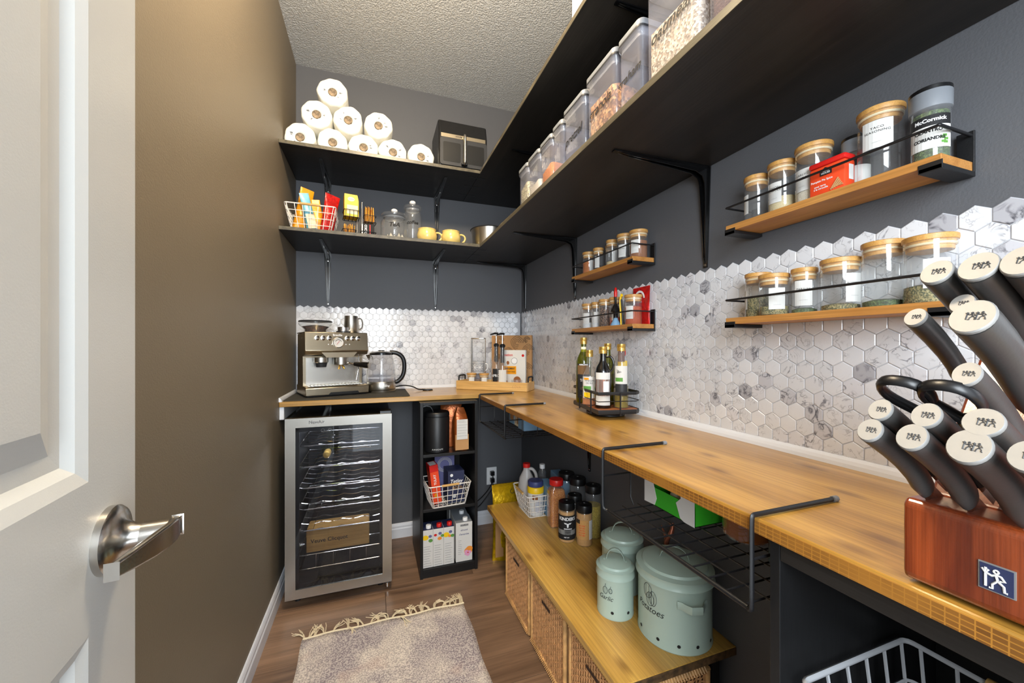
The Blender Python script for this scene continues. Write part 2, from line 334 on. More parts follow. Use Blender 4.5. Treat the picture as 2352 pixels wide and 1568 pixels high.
def kind_tile(i, base, vein, amt):
    m = bpy.data.materials.new('marble_tile_%d' % i); m.use_nodes = True; nt = m.node_tree; N = nt.nodes; L = nt.links; b = N['Principled BSDF']
    ge = N.new('ShaderNodeNewGeometry'); n = N.new('ShaderNodeTexNoise'); n.inputs['Scale'].default_value = 22; n.inputs['Detail'].default_value = 6; n.inputs['Distortion'].default_value = 2.2
    L.new(ge.outputs['Position'], n.inputs['Vector'])
    r = N.new('ShaderNodeValToRGB'); e = r.color_ramp.elements; e[0].position = .5-amt; e[0].color = lin(base); e[1].position = .5+amt; e[1].color = lin(base)
    x = r.color_ramp.elements.new(.5); x.color = lin(vein)
    n2 = N.new('ShaderNodeTexNoise'); n2.inputs['Scale'].default_value = 30; L.new(ge.outputs['Position'], n2.inputs['Vector'])
    r2 = N.new('ShaderNodeValToRGB'); r2.color_ramp.elements[0].position = .42; r2.color_ramp.elements[1].position = .6
    L.new(n2.outputs[0], r2.inputs[0]); mx = N.new('ShaderNodeMixRGB'); L.new(r2.outputs[0], mx.inputs[0]); mx.inputs[1].default_value = lin(base)
    L.new(n.outputs[0], r.inputs[0]); L.new(r.outputs[0], mx.inputs[2]); L.new(mx.outputs[0], b.inputs['Base Color']); b.inputs['Roughness'].default_value = .13; b.inputs['Coat Weight'].default_value = .3
    return m
TILES = [kind_tile(0, (212, 213, 217), (168, 168, 174), .03), kind_tile(1, (208, 209, 213), (130, 130, 138), .03), kind_tile(2, (216, 217, 221), (208, 208, 212), .02),
         kind_tile(3, (208, 208, 213), (118, 118, 126), .045), kind_tile(4, (192, 192, 198), (88, 88, 96), .06), kind_tile(5, (170, 170, 176), (74, 74, 82), .08)]
M['grout'] = mat('grout', (190, 190, 194), .5)
def carpet():
    m = bpy.data.materials.new('faded_rug'); m.use_nodes = True; nt = m.node_tree; N = nt.nodes; L = nt.links; b = N['Principled BSDF']
    tc = N.new('ShaderNodeTexCoord')
    def noise(s, d=3): n = N.new('ShaderNodeTexNoise'); n.inputs['Scale'].default_value = s; n.inputs['Detail'].default_value = d; L.new(tc.outputs['Object'], n.inputs['Vector']); return n
    def ramp(n, a, b_, ca, cb): r = N.new('ShaderNodeValToRGB'); r.color_ramp.elements[0].position = a; r.color_ramp.elements[1].position = b_; r.color_ramp.elements[0].color = ca; r.color_ramp.elements[1].color = cb; L.new(n.outputs[0], r.inputs[0]); return r
    a = ramp(noise(5, 5), .42, .58, lin((146, 134, 140)), lin((216, 204, 190)))
    w = ramp(noise(190, 2), .4, .6, lin((116, 104, 106)), lin((232, 222, 208)))
    m1 = N.new('ShaderNodeMixRGB'); m1.inputs[0].default_value = .5; L.new(a.outputs[0], m1.inputs[1]); L.new(w.outputs[0], m1.inputs[2])
    k = ramp(noise(3.1, 4), .56, .68, (0, 0, 0, 1), (1, 1, 1, 1)); m2 = N.new('ShaderNodeMixRGB'); mu = N.new('ShaderNodeMath'); mu.operation = 'MULTIPLY'; mu.inputs[1].default_value = .45
    L.new(k.outputs[0], mu.inputs[0]); L.new(mu.outputs[0], m2.inputs[0]); L.new(m1.outputs[0], m2.inputs[1]); m2.inputs[2].default_value = lin((170, 116, 98))
    L.new(m2.outputs[0], b.inputs['Base Color']); b.inputs['Roughness'].default_value = .95
    bp = N.new('ShaderNodeBump'); bp.inputs['Strength'].default_value = .8; bp.inputs['Distance'].default_value = .003; nn = noise(260, 2); L.new(nn.outputs[0], bp.inputs['Height']); L.new(bp.outputs[0], b.inputs['Normal'])
    return m
M['rug'] = carpet()
def popcorn():
    m = mat('stippled_ceiling', (222, 222, 220), .9); nt = m.node_tree; N = nt.nodes; L = nt.links
    tc = N.new('ShaderNodeTexCoord'); n = N.new('ShaderNodeTexNoise'); n.inputs['Scale'].default_value = 120; n.inputs['Detail'].default_value = 3; n.inputs['Roughness'].default_value = .55
    L.new(tc.outputs['Object'], n.inputs['Vector']); r = N.new('ShaderNodeValToRGB'); r.color_ramp.elements[0].position = .38; r.color_ramp.elements[1].position = .62; L.new(n.outputs[0], r.inputs[0])
    bp = N.new('ShaderNodeBump'); bp.inputs['Strength'].default_value = 1; bp.inputs['Distance'].default_value = .006; L.new(r.outputs[0], bp.inputs['Height']); L.new(bp.outputs[0], N['Principled BSDF'].inputs['Normal'])
    return m
M['ceiling'] = popcorn()

# ================================================================ the room
WX, LX, BY, CZ, FY = .9655, -.418, 2.5, 2.798, -.75
fl = struct('floor', MB().box(LX-.6, FY, -.06, WX+.05, BY+.05, -.004), M['gap'])
struct('wall_left', MB().box(LX-.1, FY, 0, LX, BY+.1, CZ), M['paint_left'])
struct('wall_back', MB().box(LX, BY, 0, WX, BY+.1, CZ), M['paint'])
struct('wall_right', MB().box(WX, FY, 0, WX+.1, BY+.1, CZ), M['paint'])
struct('ceiling', MB().box(LX-.1, FY, CZ, WX+.1, BY+.1, CZ+.06), M['ceiling'])
# floor planks, each its own piece, running across the room
random.seed(3); pw = .343; y = 1.966+pw; row = 0
while y > FY:
    x = LX-.01; off = [.47, .033, .75, .30][row % 4]; xs = [LX] + [q for q in (-1.2+off+1.22*k for k in range(4)) if LX+.05 < q < WX-.05] + [WX]
    for a, b in zip(xs[:-1], xs[1:]):
        y1 = min(y, BY)
        MB().box(a+.0008, y-pw+.0008, -.004, b-.0008, y1-.0008, 0, .0007).build('plank', M['floor'], fl)
    y -= pw; row += 1
a0 = LX
MB().box(LX, 1.966+pw, -.004, WX, BY, 0, .0007).build('plank', M['floor'], fl)
def board(name, p0, p1, n, h=.088):     # baseboard with a stepped profile running p0 to p1, n = direction into the room
    prof = [(0, 0), (.013, 0), (.013, h*.62), (.010, h*.70), (.010, h*.82), (.006, h*.95), (.003, h), (0, h)]
    p0 = Vector(p0); p1 = Vector(p1); n = Vector(n); vs = [p0+n*a+Vector((0, 0, b)) for a, b in prof]+[p1+n*a+Vector((0, 0, b)) for a, b in prof]
    k = len(prof); mb = MB().add(vs, [(i, (i+1) % k, k+(i+1) % k, k+i) for i in range(k)]+[list(range(k)), list(range(k, 2*k))[::-1]])
    return struct(name, mb, M['white_trim'])
board('baseboard_left', (LX, FY, 0), (LX, BY, 0), (1, 0, 0)); board('baseboard_back', (LX, BY, 0), (WX, BY, 0), (0, -1, 0)); board('baseboard_right', (WX, FY, 0), (WX, BY, 0), (-1, 0, 0))

# ---------------------------------------------------------------- open door on the left
ang = radians(5.4); E0 = Vector((-.262, .573, 0)); dd = Vector((sin(ang), -cos(ang), 0))   # towards the hinge side
door = MB()
W_, T_, Hd = .74, .035, 2.03
def recess(mb, y0, y1, z0, z1):   # moulded panel on the +x face: steps down then raised field
    rings = [(0, 0), (.012, -.004), (.020, -.0105), (.034, -.011), (.058, -.004), (.061, -.004)]
    prev = None
    for ins, d in rings:
        cur = [(d, y0+ins, z0+ins), (d, y1-ins, z0+ins), (d, y1-ins, z1-ins), (d, y0+ins, z1-ins)]
        if prev: 
            for i in range(4): j = (i+1) % 4; mb.quad(prev[i], prev[j], cur[j], cur[i])
        prev = cur
    mb.quad(*prev)
pans = [(.096, W_-.096, .20, .895), (.096, W_-.096, 1.041, Hd-.115)]
ys = [0, .096, W_-.096, W_]; zs = [0, .20, .895, 1.041, Hd-.115, Hd]
for i in range(3):
    for j in range(5):
        if i == 1 and j in (1, 3): continue
        door.quad((0, ys[i], zs[j]), (0, ys[i+1], zs[j]), (0, ys[i+1], zs[j+1]), (0, ys[i], zs[j+1]))
for p in pans: recess(door, *p)
door.quad((-T_, 0, 0), (-T_, 0, Hd), (-T_, W_, Hd), (-T_, W_, 0)); door.quad((0, 0, 0), (0, 0, Hd), (-T_, 0, Hd), (-T_, 0, 0)); door.quad((0, W_, 0), (-T_, W_, 0), (-T_, W_, Hd), (0, W_, Hd))
door.quad((0, 0, Hd), (0, W_, Hd), (-T_, W_, Hd), (-T_, 0, Hd)); door.quad((0, 0, 0), (-T_, 0, 0), (-T_, W_, 0), (0, W_, 0))
# local frame: y grows away from the latch edge, so mirror into the real direction
X_ = Vector((cos(ang), sin(ang), 0)); MD = Matrix(((X_.x, dd.x, 0, E0.x), (X_.y, dd.y, 0, E0.y), (0, 0, 1, .012), (0, 0, 0, 1)))
door.xf(MD); door.f = [f[::-1] for f in door.f]
dr = struct('door_1', door, M['door_white'])
h = MB(); hz = .983-.012; hy = .062
h.lathe([(0.0, .0), (.0335, .0), (.0335, .006), (.031, .009), (.026, .0105), (.018, .014), (.0125, .022), (.0118, .030), (0.0118, .03)], 40)
k0 = len(h.v); h.lathe([(0, .028), (.0125, .028), (.0125, .050), (0, .050)], 28)
h.xf(Matrix(((0, 0, 1, 0), (0, 1, 0, hy), (1, 0, 0, hz), (0, 0, 0, 1))))
h.f = [f[::-1] for f in h.f]
lv = MB()      # blade of the lever: flat bar bending back towards the hinge side
pl = [(.053, hy-.013), (.0535, hy+.0), (.052, hy+.015), (.047, hy+.036), (.040, hy+.058), (.033, hy+.078)]
wd = [.0095, .0115, .0120, .0112, .0090, .0062]; n = len(pl)
vs = []
for (px, py), w in zip(pl, wd):
    t = .0034
    vs += [(px-t, py, hz-w), (px+t, py, hz-w), (px+t, py, hz+w), (px-t, py, hz+w)]
lv.add(vs, [(4*i+a, 4*i+(a+1) % 4, 4*i+4+(a+1) % 4, 4*i+4+a) for i in range(n-1) for a in range(4)]+[(0, 1, 2, 3), tuple(4*(n-1)+a for a in (3, 2, 1, 0))])
h.xf(MD); lv.xf(MD)
ho = h.build('door_handle', M['nickel'], dr, 35)
lo = lv.build('lever', M['nickel'], ho, 50)
bv = lo.modifiers.new('b', 'BEVEL'); bv.width = .002; bv.segments = 2

# ---------------------------------------------------------------- worktops with white quarter trim
def slab(mb_x0, y0, x1, y1, z0, z1, c=.003): return MB().box(mb_x0, y0, z0, x1, y1, z1, c)
CT = .922
wt = thing('worktop', 'honey-stained pine worktop running along the right wall', 'worktop', (0, 0, 0))
slab(.545, -.55, WX-.001, 2.068, CT-.024, CT).build('board', M['counter'], wt)
MB().box(.5436, -.55, CT-.0228, .5455, 2.068, CT-.0035).build('front_edge', M['counter_edge'], wt)
wt2 = thing('worktop', 'short pine worktop along the back wall, over the wine fridge', 'worktop', (0, 0, 0))
slab(LX+.001, 2.070, WX-.001, BY-.001, CT-.024, CT).build('board', M['counter_x'], wt2)
def quarter(p0, p1, n, s=.016, hh=.016):
    p0 = Vector(p0); p1 = Vector(p1); n = Vector(n); pr = [(0, 0), (s, 0), (s*.92, hh*.38), (s*.7, hh*.7), (s*.38, hh*.92), (0, hh)]
    k = len(pr); return MB().add([p0+n*a+Vector((0, 0, b)) for a, b in pr]+[p1+n*a+Vector((0, 0, b)) for a, b in pr], [(i, (i+1) % k, k+(i+1) % k, k+i) for i in range(k)]+[list(range(k)), list(range(k, 2*k))[::-1]])
struct('trim_1', quarter((WX, FY, CT), (WX, BY, CT), (-1, 0, 0), .015, .022), M['white_trim'])
struct('trim_2', quarter((LX, BY, CT), (WX-.015, BY, CT), (0, -1, 0), .013, .02), M['white_trim'])
struct('trim_3', quarter((LX, 2.072, CT), (LX, BY-.013, CT), (1, 0, 0), .013, .02), M['white_trim'])
struct('trim_4', MB().box(LX+.0005, 2.08, CT-.085, LX+.02, BY-.002, CT-.0245, .002), M['white_trim'])

# ---------------------------------------------------------------- hexagon backsplash
PW = .0393; RR = PW/sqrt(3); RP = 1.5*RR; ZTOP = 1.4215-RR
def hexmesh(i):
    mb = MB(); vs = []
    for s_, d in ((.962, 0), (.962, .0011), (.915, .0019), (.5, .0021)):
        vs += [(RR*s_*cos(pi/2+k*pi/3), -d, RR*s_*sin(pi/2+k*pi/3)) for k in range(6)]
    fs = [(6*a+k, 6*a+(k+1) % 6, 6*a+6+(k+1) % 6, 6*a+6+k) for a in range(3) for k in range(6)]+[[18+k for k in range(6)]]
    mb.add(vs, fs); return mb
HEX = [hexmesh(i).mesh('tile', TILES[i], 30) for i in range(6)]
hexv = hexmesh(0)
def tone(): return random.choices(range(6), [34, 30, 18, 11, 5, 2])[0]
def splash(label, origin, rz, length, zmin, dist):
    rt = thing('backsplash', label, 'backsplash', origin, rz)
    # sheet behind the tiles follows the toothed top edge
    nc = int(length/PW); pts = [(0, CT)]
    xs = []
    poly = [(length, CT), (0, CT), (0, ZTOP+RR*.4)]
    for k in range(nc+1):
        cx = (k+.5)*PW
        if cx+PW/2 > length+.02: break
        poly += [(min(cx, length), ZTOP+RR), (min(cx+PW/2, length), ZTOP+RR*.5)]
    poly.append((length, ZTOP+RR*.4))
    MB().prism(poly, 'y', -.0012, -.0002).build('grout_sheet', M['grout'], rt)
    cells = []
    r_ = 0; z = ZTOP
    while z > CT-RR*.2:
        for k in range(-1, nc+2):
            cx = (k+.5)*PW+(PW/2 if r_ % 2 else 0)
            if cx-PW/2 < -.001 or cx+PW/2 > length+.001: continue
            cells.append((cx, z))
        z -= RP; r_ += 1
    cells.sort(key=lambda c: dist(*c))
    rest = MB()
    for i, (cx, z) in enumerate(cells):
        t = tone()
        if i < 299:
            o = bpy.data.objects.new('tile', HEX[t]); COL.objects.link(o); o.parent = rt; o.location = (cx, -.0012, z)
        else:
            rest.mi = t; rest.add([(a+cx, b-.0012, c+z) for a, b, c in hexv.v], hexv.f)
    rest.build('tiles', TILES, rt, 30, kind='stuff')
random.seed(11)
splash('white marble hexagon backsplash on the back wall behind the espresso machine', (LX+.001, BY, 0), 0, WX-LX-.012, CT, lambda x, z: 0 if x > .40 else 1)
# right wall: local x runs towards the camera (world -y)
splash('white marble hexagon backsplash on the long right wall behind the knife block', (WX, BY-.004, 0), -pi/2, 2.75, CT, lambda x, z: 9 if x > 2.32 else -x)

# ---------------------------------------------------------------- big black L shelves
def lshelf(z, lab, lab2):
    a = thing('wall_shelf', lab, 'shelf'); MB().box(LX+.001, 2.065, z, .551, BY-.001, z+.018, .0015).build('board', M['black_wood'], a)
    MB().box(LX+.001, 2.0642, z+.0012, .551, 2.0655, z+.0168).build('front_edge', M['black_edge'], a)
    b = thing('wall_shelf', lab2, 'shelf'); MB().box(.5525, -.55, z, WX-.001, BY-.001, z+.018, .0015).build('board', M['black_wood_y'], b)
    MB().box(.5517, -.55, z+.0012, .553, 2.065, z+.0168).build('front_edge', M['black_edge'], b)
    cl = MB()      # three corrugated fasteners bridging the joint underneath
    for yy in (2.12, 2.24, 2.38): cl.box(.50, yy, z-.0012, .60, yy+.004, z-.0002)
    cl.build('joining_clip', M['gloss_black'], b)
lshelf(1.730, 'black lower shelf along the back wall holding snack basket and mugs', 'long black lower shelf on the right wall holding clear food containers')
lshelf(2.135, 'black upper shelf along the back wall holding paper towels', 'long black upper shelf on the right wall, nearest the ceiling')
# brackets
def bracket_parts(root, L, D, wall_leg=True):   # local: x along wall, y out of the wall (negative), z down from 0
    mb = MB()
    tip = .007; top = .019
    mb.prism([(-top, 0), (top, 0), (tip, -L), (-tip, -L)], 'y', -.0035, 0)
    mb.prism([(-top, -.0), (top, -.0), (tip, -D), (-tip, -D)], 'z', -.0035, 0)
    for s in (-1, 1):     # two ribs converging to the tips, deepest in the corner
        prof = [(-.0035, -L+.012), (-.008, -L+.03), (-.011, -L*.6), (-.014, -L*.3), (-.017, -.05), (-.026, -.029), (-.05, -.018), (-D*.45, -.013), (-D+.05, -.008), (-D+.012, -.0035), (-.0035, -.0035)]
        vs = []
        for off in (0, .0026):
            for (py, pz) in prof:
                k = min(1, max(0, max(-pz/L, -py/D))); x = s*(.0125*(1-k)+.0035*k)-off*s
                vs.append((x, py, pz))
        n = len(prof); fs = [list(range(n)), list(range(n, 2*n))[::-1]]+[(i, n+i, n+(i+1) % n, (i+1) % n) for i in range(n)]
        mb.add(vs, fs)
    mb.build('arm', M['gloss_black'], root)
    for z in (-L+.008, -.045):
        sc_ = MB(); k0 = 0; sc_.lathe([(.0045, 0), (.004, .002), (0, .0025)], 10); sc_.xf(Matrix(((1, 0, 0, 0), (0, 0, -1, -.0036), (0, 1, 0, z), (0, 0, 0, 1))), k0)
        sc_.build('screw', M['chrome'], root)
def bracket(label, loc, rz, L=.305, D=.335):
    r = thing('shelf_bracket', label, 'bracket', loc, rz, 'black steel shelf brackets'); bracket_parts(r, L, D); return r
b0 = bracket('black bracket under the lower back shelf, above the espresso machine', (-.252, BY-.001, 1.7295), 0)
for loc, rz, lab in (((.374, BY-.001, 1.7295), 0, 'black bracket under the lower back shelf below the yellow mugs'), ((-.252, BY-.001, 2.1345), 0, 'black bracket under the upper back shelf behind the snack bags'),
                     ((.382, BY-.001, 2.1345), 0, 'black bracket under the upper back shelf, right of the glass jars'), ((WX-.001, .92, 1.7295), -pi/2, 'nearest black bracket under the lower right shelf, between the spice racks'),
                     ((WX-.001, 1.739, 1.7295), -pi/2, 'black bracket under the lower right shelf, just beyond the small spice rack'), ((WX-.001, 2.42, 1.7295), -pi/2, 'black bracket under the lower right shelf at the far corner'),
                     ((WX-.001, .91, 2.1345), -pi/2, 'black bracket under the upper right shelf above the oatmeal container'), ((WX-.001, 1.76, 2.1345), -pi/2, 'black bracket under the upper right shelf above the small containers')):
    dup(b0, loc, rz, lab)
b1 = dup(b0, (-.252, BY-.001, CT-.0245), 0, 'black bracket under the back worktop behind the wine fridge')
b2 = dup(b0, (WX-.001, 1.60, CT-.0245), -pi/2, 'black bracket under the long worktop above the blue boxes')

# ---------------------------------------------------------------- bench with wicker baskets
bn = thing('bench', 'low pine bench with a raw dark end under the long worktop', 'bench')
BZ = .335
MB().box(.572, .815, BZ-.024, WX-.001, 1.99, BZ, .002).build('board', M['bench'], bn)
MB().box(.574, .8135, BZ-.0225, WX-.002, .8150, BZ-.0015).build('raw_end', M['bench_end'], bn)
MB().box(.90, .84, 0, .93, 1.97, BZ-.025).build('support_rail', M['black_lam'], bn)
def wicker(label, loc, rz=0):
    r = thing('wicker_basket', label, 'basket', loc, rz, 'wicker baskets under the bench'); w, d, hh = .30, .30, .285
    fr = MB()
    for z, rad in ((.012, .010), (hh-.008, .009)): fr.tube([(0, -w/2+.01, z), (0, w/2-.01, z), (d-.02, w/2-.01, z), (d-.02, -w/2+.01, z)], rad, 8, closed=True)
    for sy in (-1, 1):
        for x in (0, d-.02): fr.tube([(x, sy*(w/2-.01), .01), (x, sy*(w/2-.01), hh-.01)], .008, 8)
    fr.build('frame', M['rattan_rim'], r, 60)
    wr = MB()    # coils bound round the rim and the base rail
    for z, rad in ((hh-.008, .0115), (.012, .0122)):
        for k in range(34):
            y = -w/2+.014+k*(w-.028)/33; wr.tube([(-rad, y, z), (0, y+.001, z+rad), (rad, y+.003, z), (0, y+.002, z-rad)], .0022, 4, closed=True)
        if z > .1:
            for k in range(30):
                x = .012+k*(d-.044)/29
                for y in (-w/2+.01,): wr.tube([(x, y-rad, z), (x, y, z+rad), (x+.002, y+rad, z), (x+.001, y, z-rad)], .0023, 4, closed=True)
    wr.build('binding', M['rattan_rim'], r, 60, kind='stuff')
    wv = MB()
    nv = 19; nh = 24
    def face(fn, L, skip=None):
        for i in range(nv+1):
            y = -L/2+.012+i*(L-.024)/nv
            wv.tube([fn(y, .02, .0), fn(y, hh*.5, 0), fn(y, hh-.014, .0)], .0034, 4, ry=.0012, up=(0, 1, 0) if False else None)
        for j in range(nh):
            z = .026+j*(hh-.045)/(nh-1); pts = []
            for i in range(nv*2+1):
                y = -L/2+.012+i*(L-.024)/(nv*2); pts.append(fn(y, z, .003*(1 if (i//2+j) % 2 else -1)*(0 if i % 2 else 1)))
            wv.tube(pts, .0029, 4, ry=.0014, up=(0, 0, 1))
    face(lambda y, z, o: (o-.001, y, z), w); face(lambda y, z, o: ((d-.02)/2+y, -w/2+.01+o, z), d-.02)
    wv.build('weave', M['rattan'], r, 60, kind='stuff')
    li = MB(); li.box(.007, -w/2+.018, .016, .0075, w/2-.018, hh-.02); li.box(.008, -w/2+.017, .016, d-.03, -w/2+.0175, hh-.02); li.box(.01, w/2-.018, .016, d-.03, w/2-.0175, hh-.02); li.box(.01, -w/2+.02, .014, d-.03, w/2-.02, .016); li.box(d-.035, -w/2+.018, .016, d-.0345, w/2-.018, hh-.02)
    li.build('shade_backing', M['wicker_dark'], r)  # added dark sheets that stand for the shade behind the weave
    hs = MB(); hs.tube([(-.006, -.032, hh-.055), (-.007, .032, hh-.055)], .006, 8, ry=.0015, up=(0, 0, 1)); hs.build('hand_slot', M['wicker_dark'], r)
    return r
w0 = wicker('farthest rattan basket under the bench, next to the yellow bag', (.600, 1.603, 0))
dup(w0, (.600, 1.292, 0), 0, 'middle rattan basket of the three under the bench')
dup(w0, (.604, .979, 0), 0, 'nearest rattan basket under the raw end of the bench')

# ---------------------------------------------------------------- rug
rg = thing('rug', 'faded cream and mauve woven rug with fringe on the plank floor', 'rug')
rb = MB(); nx, ny = 26, 40; x0, x1, y0, y1 = -.268, .390, .62, 1.748
vs = []; fs = []
for j in range(ny+1):
    for i in range(nx+1):
        x = x0+(x1-x0)*i/nx; y = y0+(y1-y0)*j/ny
        vs.append((x+.003*sin(y*21)*(1 if i in (0, nx) else 0), y+.004*sin(x*30)*(1 if j == ny else 0), .0065+.0012*sin(x*23)*cos(y*17)))
for j in range(ny):
    for i in range(nx): a = j*(nx+1)+i; fs.append((a, a+1, a+nx+2, a+nx+1))
rb.add(vs, fs); so = len(rb.v)
ring = [i for i in range(nx+1)]+[j*(nx+1)+nx for j in range(1, ny+1)]+[ny*(nx+1)+i for i in range(nx-1, -1, -1)]+[j*(nx+1) for j in range(ny-1, 0, -1)]
base = [(vs[i][0], vs[i][1], .0005) for i in ring]; rb.v += base; m_ = len(ring)
for k in range(m_): rb.f.append([ring[k], so+k, so+(k+1) % m_, ring[(k+1) % m_]]); rb.m.append(0)
rb.build('weave', M['rug'], rg, 180)
hem = MB(); hem.tube([(x0+(x1-x0)*i/30, y1+.001+.004*sin((x0+(x1-x0)*i/30)*30), .0065) for i in range(31)], .0045, 6); hem.build('hem', M['tassel'], rg, 60)
random.seed(5)
for k, (tx, lean, curl) in enumerate([(-.262, -.35, .2), (-.245, .1, -.2), (-.228, .3, .3), (-.19, .05, .2), (-.165, .45, -.1), (-.13, .9, -1.2), (-.10, .0, .3), (-.062, .35, .9), (-.04, -.2, .5), (-.012, .1, -.6), (.02, .15, .7), (.055, .4, 1.2),
                                      (.073, .1, -.9), (.11, 2.7, .1), (.135, .2, .9), (.155, -.3, -.6), (.18, .0, .6), (.205, -.2, -.5), (.235, .15, .9), (.262, -.6, -1.1), (.29, .3, -.5), (.305, .5, .8), (.33, -.1, -.9), (.352, .3, .4), (.374, .35, .3), (.385, .1, .1)]):
    t = MB()
    for s in range(5):
        p = Vector((tx+random.uniform(-.004, .004), y1+.003, .005)); a = pi/2-lean+random.uniform(-.12, .12); pts = [p.copy()]
        L_ = .012+random.uniform(-.001, .002)
        for q in range(6):
            a += curl*.28+random.uniform(-.15, .15); p = p+Vector((cos(a)*L_, sin(a)*L_, 0)); pts.append(Vector((p.x, p.y, (.0025 if p.y > y1 else .0105)+.003*sin(q*1.1)+random.uniform(0, .002))))
        t.tube(pts, [.002, .0019, .0018, .0017, .0017, .0016, .0012], 4)
    t.build('tassel', M['tassel'], rg, 60)

# ================================================================ wine fridge
wf = thing('wine_fridge', 'stainless framed wine fridge with glass door under the back worktop', 'fridge', (-.145, 2.0, 0))
hw = .228; m_ = MB()
m_.box(-hw+.004, .002, .045, -hw+.03, .43, .85, .003); m_.box(hw-.03, .002, .045, hw-.004, .43, .85, .003); m_.box(-hw+.004, .002, .82, hw-.004, .43, .852, .003)
m_.box(-hw+.004, .002, .045, hw-.004, .43, .07, .003); m_.box(-hw+.004, .41, .045, hw-.004, .43, .85, .002); m_.box(-hw+.02, .02, .01, hw-.02, .42, .046, .002)
m_.build('body', M['gloss_black'], wf)
li = MB(); li.box(-hw+.031, .40, .071, hw-.031, .409, .819); li.box(-hw+.031, .01, .071, -hw+.034, .40, .819); li.box(hw-.034, .01, .071, hw-.031, .40, .819); li.box(-hw+.034, .01, .071, hw-.034, .40, .074)
for k in range(9): li.box(-.04, .392, .58+k*.018, .09, .401, .588+k*.018)
li.build('liner', M['fridge_in'], wf)
y0, y1 = -.036, -.003; Z0, Z1 = .045, .858; fwid = .042
def mit(poly, name):
    MB().prism(poly, 'y', y0, y1).build(name, M['steel'], wf)
a, b = -hw, hw
mit([(a, Z1), (b, Z1), (b-fwid, Z1-fwid), (a+fwid, Z1-fwid)], 'door_frame_rail'); mit([(a, Z0), (a+fwid, Z0+fwid), (b-fwid, Z0+fwid), (b, Z0)], 'door_frame_rail')
mit([(a, Z0), (a, Z1), (a+fwid, Z1-fwid), (a+fwid, Z0+fwid)], 'door_frame_stile'); mit([(b, Z0), (b-fwid, Z0+fwid), (b-fwid, Z1-fwid), (b, Z1)], 'door_frame_stile')
MB().box(a+fwid, y0+.004, Z0+fwid, b-fwid, y0+.007, Z1-fwid).build('glass_pane', M['glass_dark'], wf)
sp = MB()
for xx in ((a+fwid, a+fwid+.014), (b-fwid-.014, b-fwid)): sp.box(xx[0], y0+.0072, Z0+fwid, xx[1], y0+.02, Z1-fwid)
sp.box(a+fwid, y0+.0072, Z0+fwid, b-fwid, y0+.02, Z0+fwid+.022); sp.box(a+fwid, y0+.0072, Z1-fwid-.02, b-fwid, y0+.02, Z1-fwid)
sp.build('door_seal', M['dark_in'], wf)
hg = MB(); hg.box(b-.055, -.03, Z1, b-.002, .03, Z1+.014, .002); hg.box(b-.035, -.02, .03, b-.005, .03, Z0-.002, .002); hg.build('hinge', M['gloss_black'], wf)
MB().lathe([(.0, 0), (.010, 0), (.010, .028), (0, .028)], 14, (b-.02, -.01, .012)).build('foot', M['chrome'], wf)
for xx in (-hw+.04, hw-.05):
    MB().lathe([(.0, 0), (.014, 0), (.012, .012), (0, .012)], 12, (xx, .04, 0)).build('foot', M['plastic_black'], wf)
    MB().lathe([(.0, 0), (.014, 0), (.012, .012), (0, .012)], 12, (xx, .39, 0)).build('foot', M['plastic_black'], wf)
for i, z in enumerate((.715, .615, .515, .415, .315)):
    rk = MB(); xa, xb = -hw+.042, hw-.042
    rk.tube([(xa, .04, z), (xb, .04, z), (xb, .38, z), (xa, .38, z)], .0025, 5, closed=True)
    for k in range(5):
        yy = .045+k*.075
        rk.tube([(xa+(xb-xa)*q/30, yy, z+.004-.008*abs(sin(pi*q/30*4.0))) for q in range(31)], .0018, 5)
    for xx in (xa+.06, xb-.06): rk.tube([(xx, .04, z-.003), (xx, .38, z-.003)], .0018, 5)
    rk.build('wire_rack', M['chrome'], wf, 60)
rk = MB(); xa, xb = -hw+.042, hw-.042
for z in (.135, .20): rk.tube([(xa, .04, z), (xb, .04, z), (xb, .30, z), (xa, .30, z)], .0025, 5, closed=True)
for k in range(6): x = xa+(xb-xa)*k/5; rk.tube([(x, .30, .2), (x, .30, .135), (x, .04, .135), (x, .04, .2)], .0018, 5)
rk.build('wire_crate', M['chrome'], wf, 60)
fl_ = bpy.data.lights.new('fridge_led', 'AREA'); fl_.energy = .9; fl_.size = .25; fl_.size_y = .05; fl_.shape = 'RECTANGLE'; fl_.color = (.9, .95, 1); flo = bpy.data.objects.new('fridge_led', fl_); COL.objects.link(flo); flo.location = (-.145, 2.08, .812)
text('NewAir', .020, M['grey_ink'], wf, (-.10, y0-.0006, Z1-.020), bold=.0004)
led = MB()
for k, xx in enumerate((-.075, -.045, .045, .075)): led.tube([(xx+.007*cos(q*pi/6), y0+.0032, Z1-fwid-.018+.007*sin(q*pi/6)) for q in range(12)], .0006, 4, closed=True)
led.tube([(-.075+.007, y0+.003, Z1-fwid-.024), (-.045-.007, y0+.003, Z1-fwid-.024)], .0006, 4); led.build('touch_buttons', M['grey_ink'], wf)
